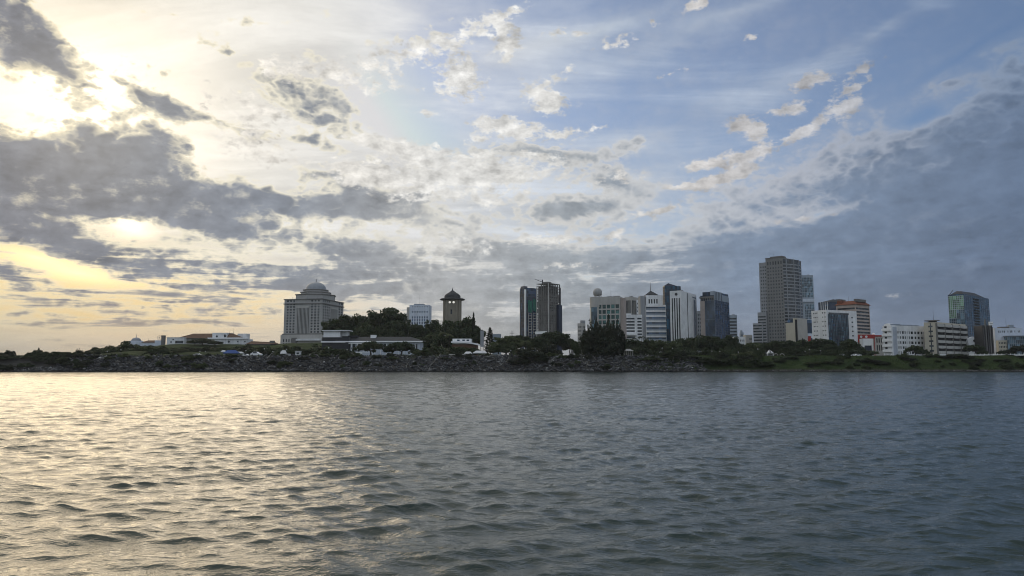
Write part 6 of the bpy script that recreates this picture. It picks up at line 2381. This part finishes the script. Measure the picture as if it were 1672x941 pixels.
def scatter_rocks(name, label, N, x0, x1, s0, s1, k0, k1, seed):
    r = np.random.default_rng(seed)
    vs, fs, k = [], [], 0
    src = []
    for me in BOULD:
        co = np.array([v.co[:] for v in me.vertices]); tri = [tuple(p.vertices) for p in me.polygons]
        src.append((co, [t for t in tri if len(t) == 3]))
    Vs, Fs = [], []
    for i in range(N):
        co, tri = src[i % 10]
        x = r.uniform(x0, x1); y = float(shore(x)) + r.uniform(s0, s1)
        sc = (k0 + (k1 - k0) * r.uniform() ** 2.2)
        a, b2, c2 = r.uniform(0, 6.28), r.uniform(-.8, .8), r.uniform(-.8, .8)
        Rm = np.array(Matrix.Rotation(a, 3, 'Z') @ Matrix.Rotation(b2, 3, 'X') @ Matrix.Rotation(c2, 3, 'Y'))
        p = (co * sc * np.array([r.uniform(.8, 1.7), 1, r.uniform(.6, 1.0)])) @ Rm.T + np.array([x, y, gz(x, y) + sc * .32])
        Vs.append(p); Fs += [(t[0] + k, t[1] + k, t[2] + k) for t in tri]; k += len(p)
    o = link(bpy.data.objects.new(name, mesh_np(name, np.concatenate(Vs), np.array(Fs), ROCK)))
    return tag(o, label, kind='stuff')


scatter_rocks('rubble', 'grey rubble packed between the boulders of the western bank', 8200, WX0 - 3, WX1 + 5, .2, 17.5, .25, 1.15, 4)
scatter_rocks('shingle', 'small pale stones strewn along the eastern water edge', 900, WX1, xat(1720, 402), .2, 2.8, .12, .42, 5)
scatter_rocks('shingle', 'dark stones strewn along the far western water edge', 260, xat(-30, 402), WX0, .2, 5, .2, .8, 6)
# pale heap of stones left of the casuarina
rt = low('stone_heap', 'pale heap of stones left of the black casuarina clump', 'stones', 934, 424)
mb = MB()
for i in range(80):
    t = rg.uniform(0, 1); a = rg.uniform(0, 6.28); q = 2.3 * (1 - t) * rg.uniform(.2, 1)
    c = Vector((q * math.cos(a), q * math.sin(a), 3.6 * t)); e = rg.uniform(.25, .5)
    me = BOULD[i % 10]
    kx = len(mb.v)
    mb.faces([c + v.co * e for v in me.vertices], [tuple(p.vertices) for p in me.polygons])
o = mb.build('stone', wall_mat('pale_stone', (.24, .235, .225), .9, .4, .3, 1.5), rt)
tag(o, kind='stuff')

# driftwood lying and leaning on the rocks
DW = wall_mat('driftwood', (.30, .285, .255), .9, .5, .3, 1.2)
def drift(seed):
    r = random.Random(seed)
    mb = MB()
    p = Vector((0, 0, 0)); d = Vector((1, r.uniform(-.2, .2), r.uniform(.0, .3))).normalized()
    rr = r.uniform(.09, .15)
    for k in range(5):
        q = p + d * r.uniform(.6, 1.0)
        mb.tube(p, q, rr, rr * .82, 6); rr *= .82
        if k in (1, 2, 3):
            e = q + Vector((d.x * .5 + r.uniform(-.5, .5), d.y + r.uniform(-.6, .6), r.uniform(.1, .9)))
            mb.tube(q, e, rr * .7, rr * .25, 5)
        p = q; d = (d + Vector((r.uniform(-.2, .2), r.uniform(-.3, .3), r.uniform(-.25, .25)))).normalized()
    return mb.mesh('driftwood', DW)


DR = [drift(s) for s in range(6)]
for i in range(70):
    x = rg.uniform(WX0 + 10, WX1)
    y = float(shore(x)) + rg.uniform(2, 17)
    o = link(bpy.data.objects.new('driftwood', DR[i % 6]))
    k = rg.uniform(.7, 1.5)
    o.location = (x, y, gz(x, y) + .35); o.scale = (k, k, k)
    o.rotation_euler = (rg.uniform(-.3, .3), rg.uniform(-.7, .2), rg.uniform(0, 6.28))
    tag(o, 'bleached driftwood branch caught among the bank boulders', 'driftwood', 'driftwood on the rock bank')

# grass and weeds over the banks
def weeds(name, label, N, x0, x1, s0, s1, h0, h1, mat, seed, cond=None):
    r = np.random.default_rng(seed)
    x = r.uniform(x0, x1, N); y = shore(x) + r.uniform(s0, s1, N)
    cl = wob(x, .21, 3.1) + wob(y, .5, 1.2) + wob(x + y, .07, 2.0)
    keep = cl > r.uniform(-1.6, .8, N)
    x, y = x[keep], y[keep]; n = len(x)
    z = ground(x, y)
    h = r.uniform(h0, h1, n) * (1 + .5 * np.clip(wob(x, .13, 5.0), 0, 1))
    a = r.uniform(0, 6.28, n)
    w = h * r.uniform(.25, .6, n)
    lx, ly = r.normal(0, .35, n) * h, r.normal(0, .35, n) * h
    p = np.stack([x, y, z], 1)
    t = np.stack([np.cos(a), np.sin(a), np.zeros(n)], 1)
    v = np.stack([p - t * w[:, None] * .5, p + t * w[:, None] * .5, p + t * w[:, None] * .2 + np.stack([lx, ly, h], 1), p - t * w[:, None] * .3 + np.stack([lx, ly, h * .8], 1)], 1).reshape(-1, 3)
    o = link(bpy.data.objects.new(name, mesh_np(name, v, quads(v), mat)))
    return tag(o, label, kind='stuff')


weeds('grass', 'rough dark grass covering the eastern bank', 40000, xat(1040, 410), xat(1720, 410), 2.4, 34, .15, .5, LEAF[1], 1)
weeds('undergrowth', 'low weeds growing along the top of the western rock bank', 7000, xat(-20, 420), xat(1060, 420), 15, 40, .25, .8, LEAF[0], 2)
# ------------------------------------------------------------------ humid air
mb = MB()
mb.box(-7000, 7000, -150, 7000, -12.0, 175.0)
mh = bpy.data.materials.new('haze')
mh.use_nodes = True
nt = mh.node_tree
nt.nodes.clear()
pv = nt.nodes.new('ShaderNodeVolumePrincipled')
pv.inputs['Color'].default_value = (.80, .82, .85, 1)
pv.inputs['Density'].default_value = HAZE
pv.inputs['Anisotropy'].default_value = 0.3
ou = nt.nodes.new('ShaderNodeOutputMaterial')
nt.links.new(pv.outputs[0], ou.inputs['Volume'])
ho_ = mb.build('haze', mh)
tag(ho_, 'thin humid air over the river and the city', kind='stuff')
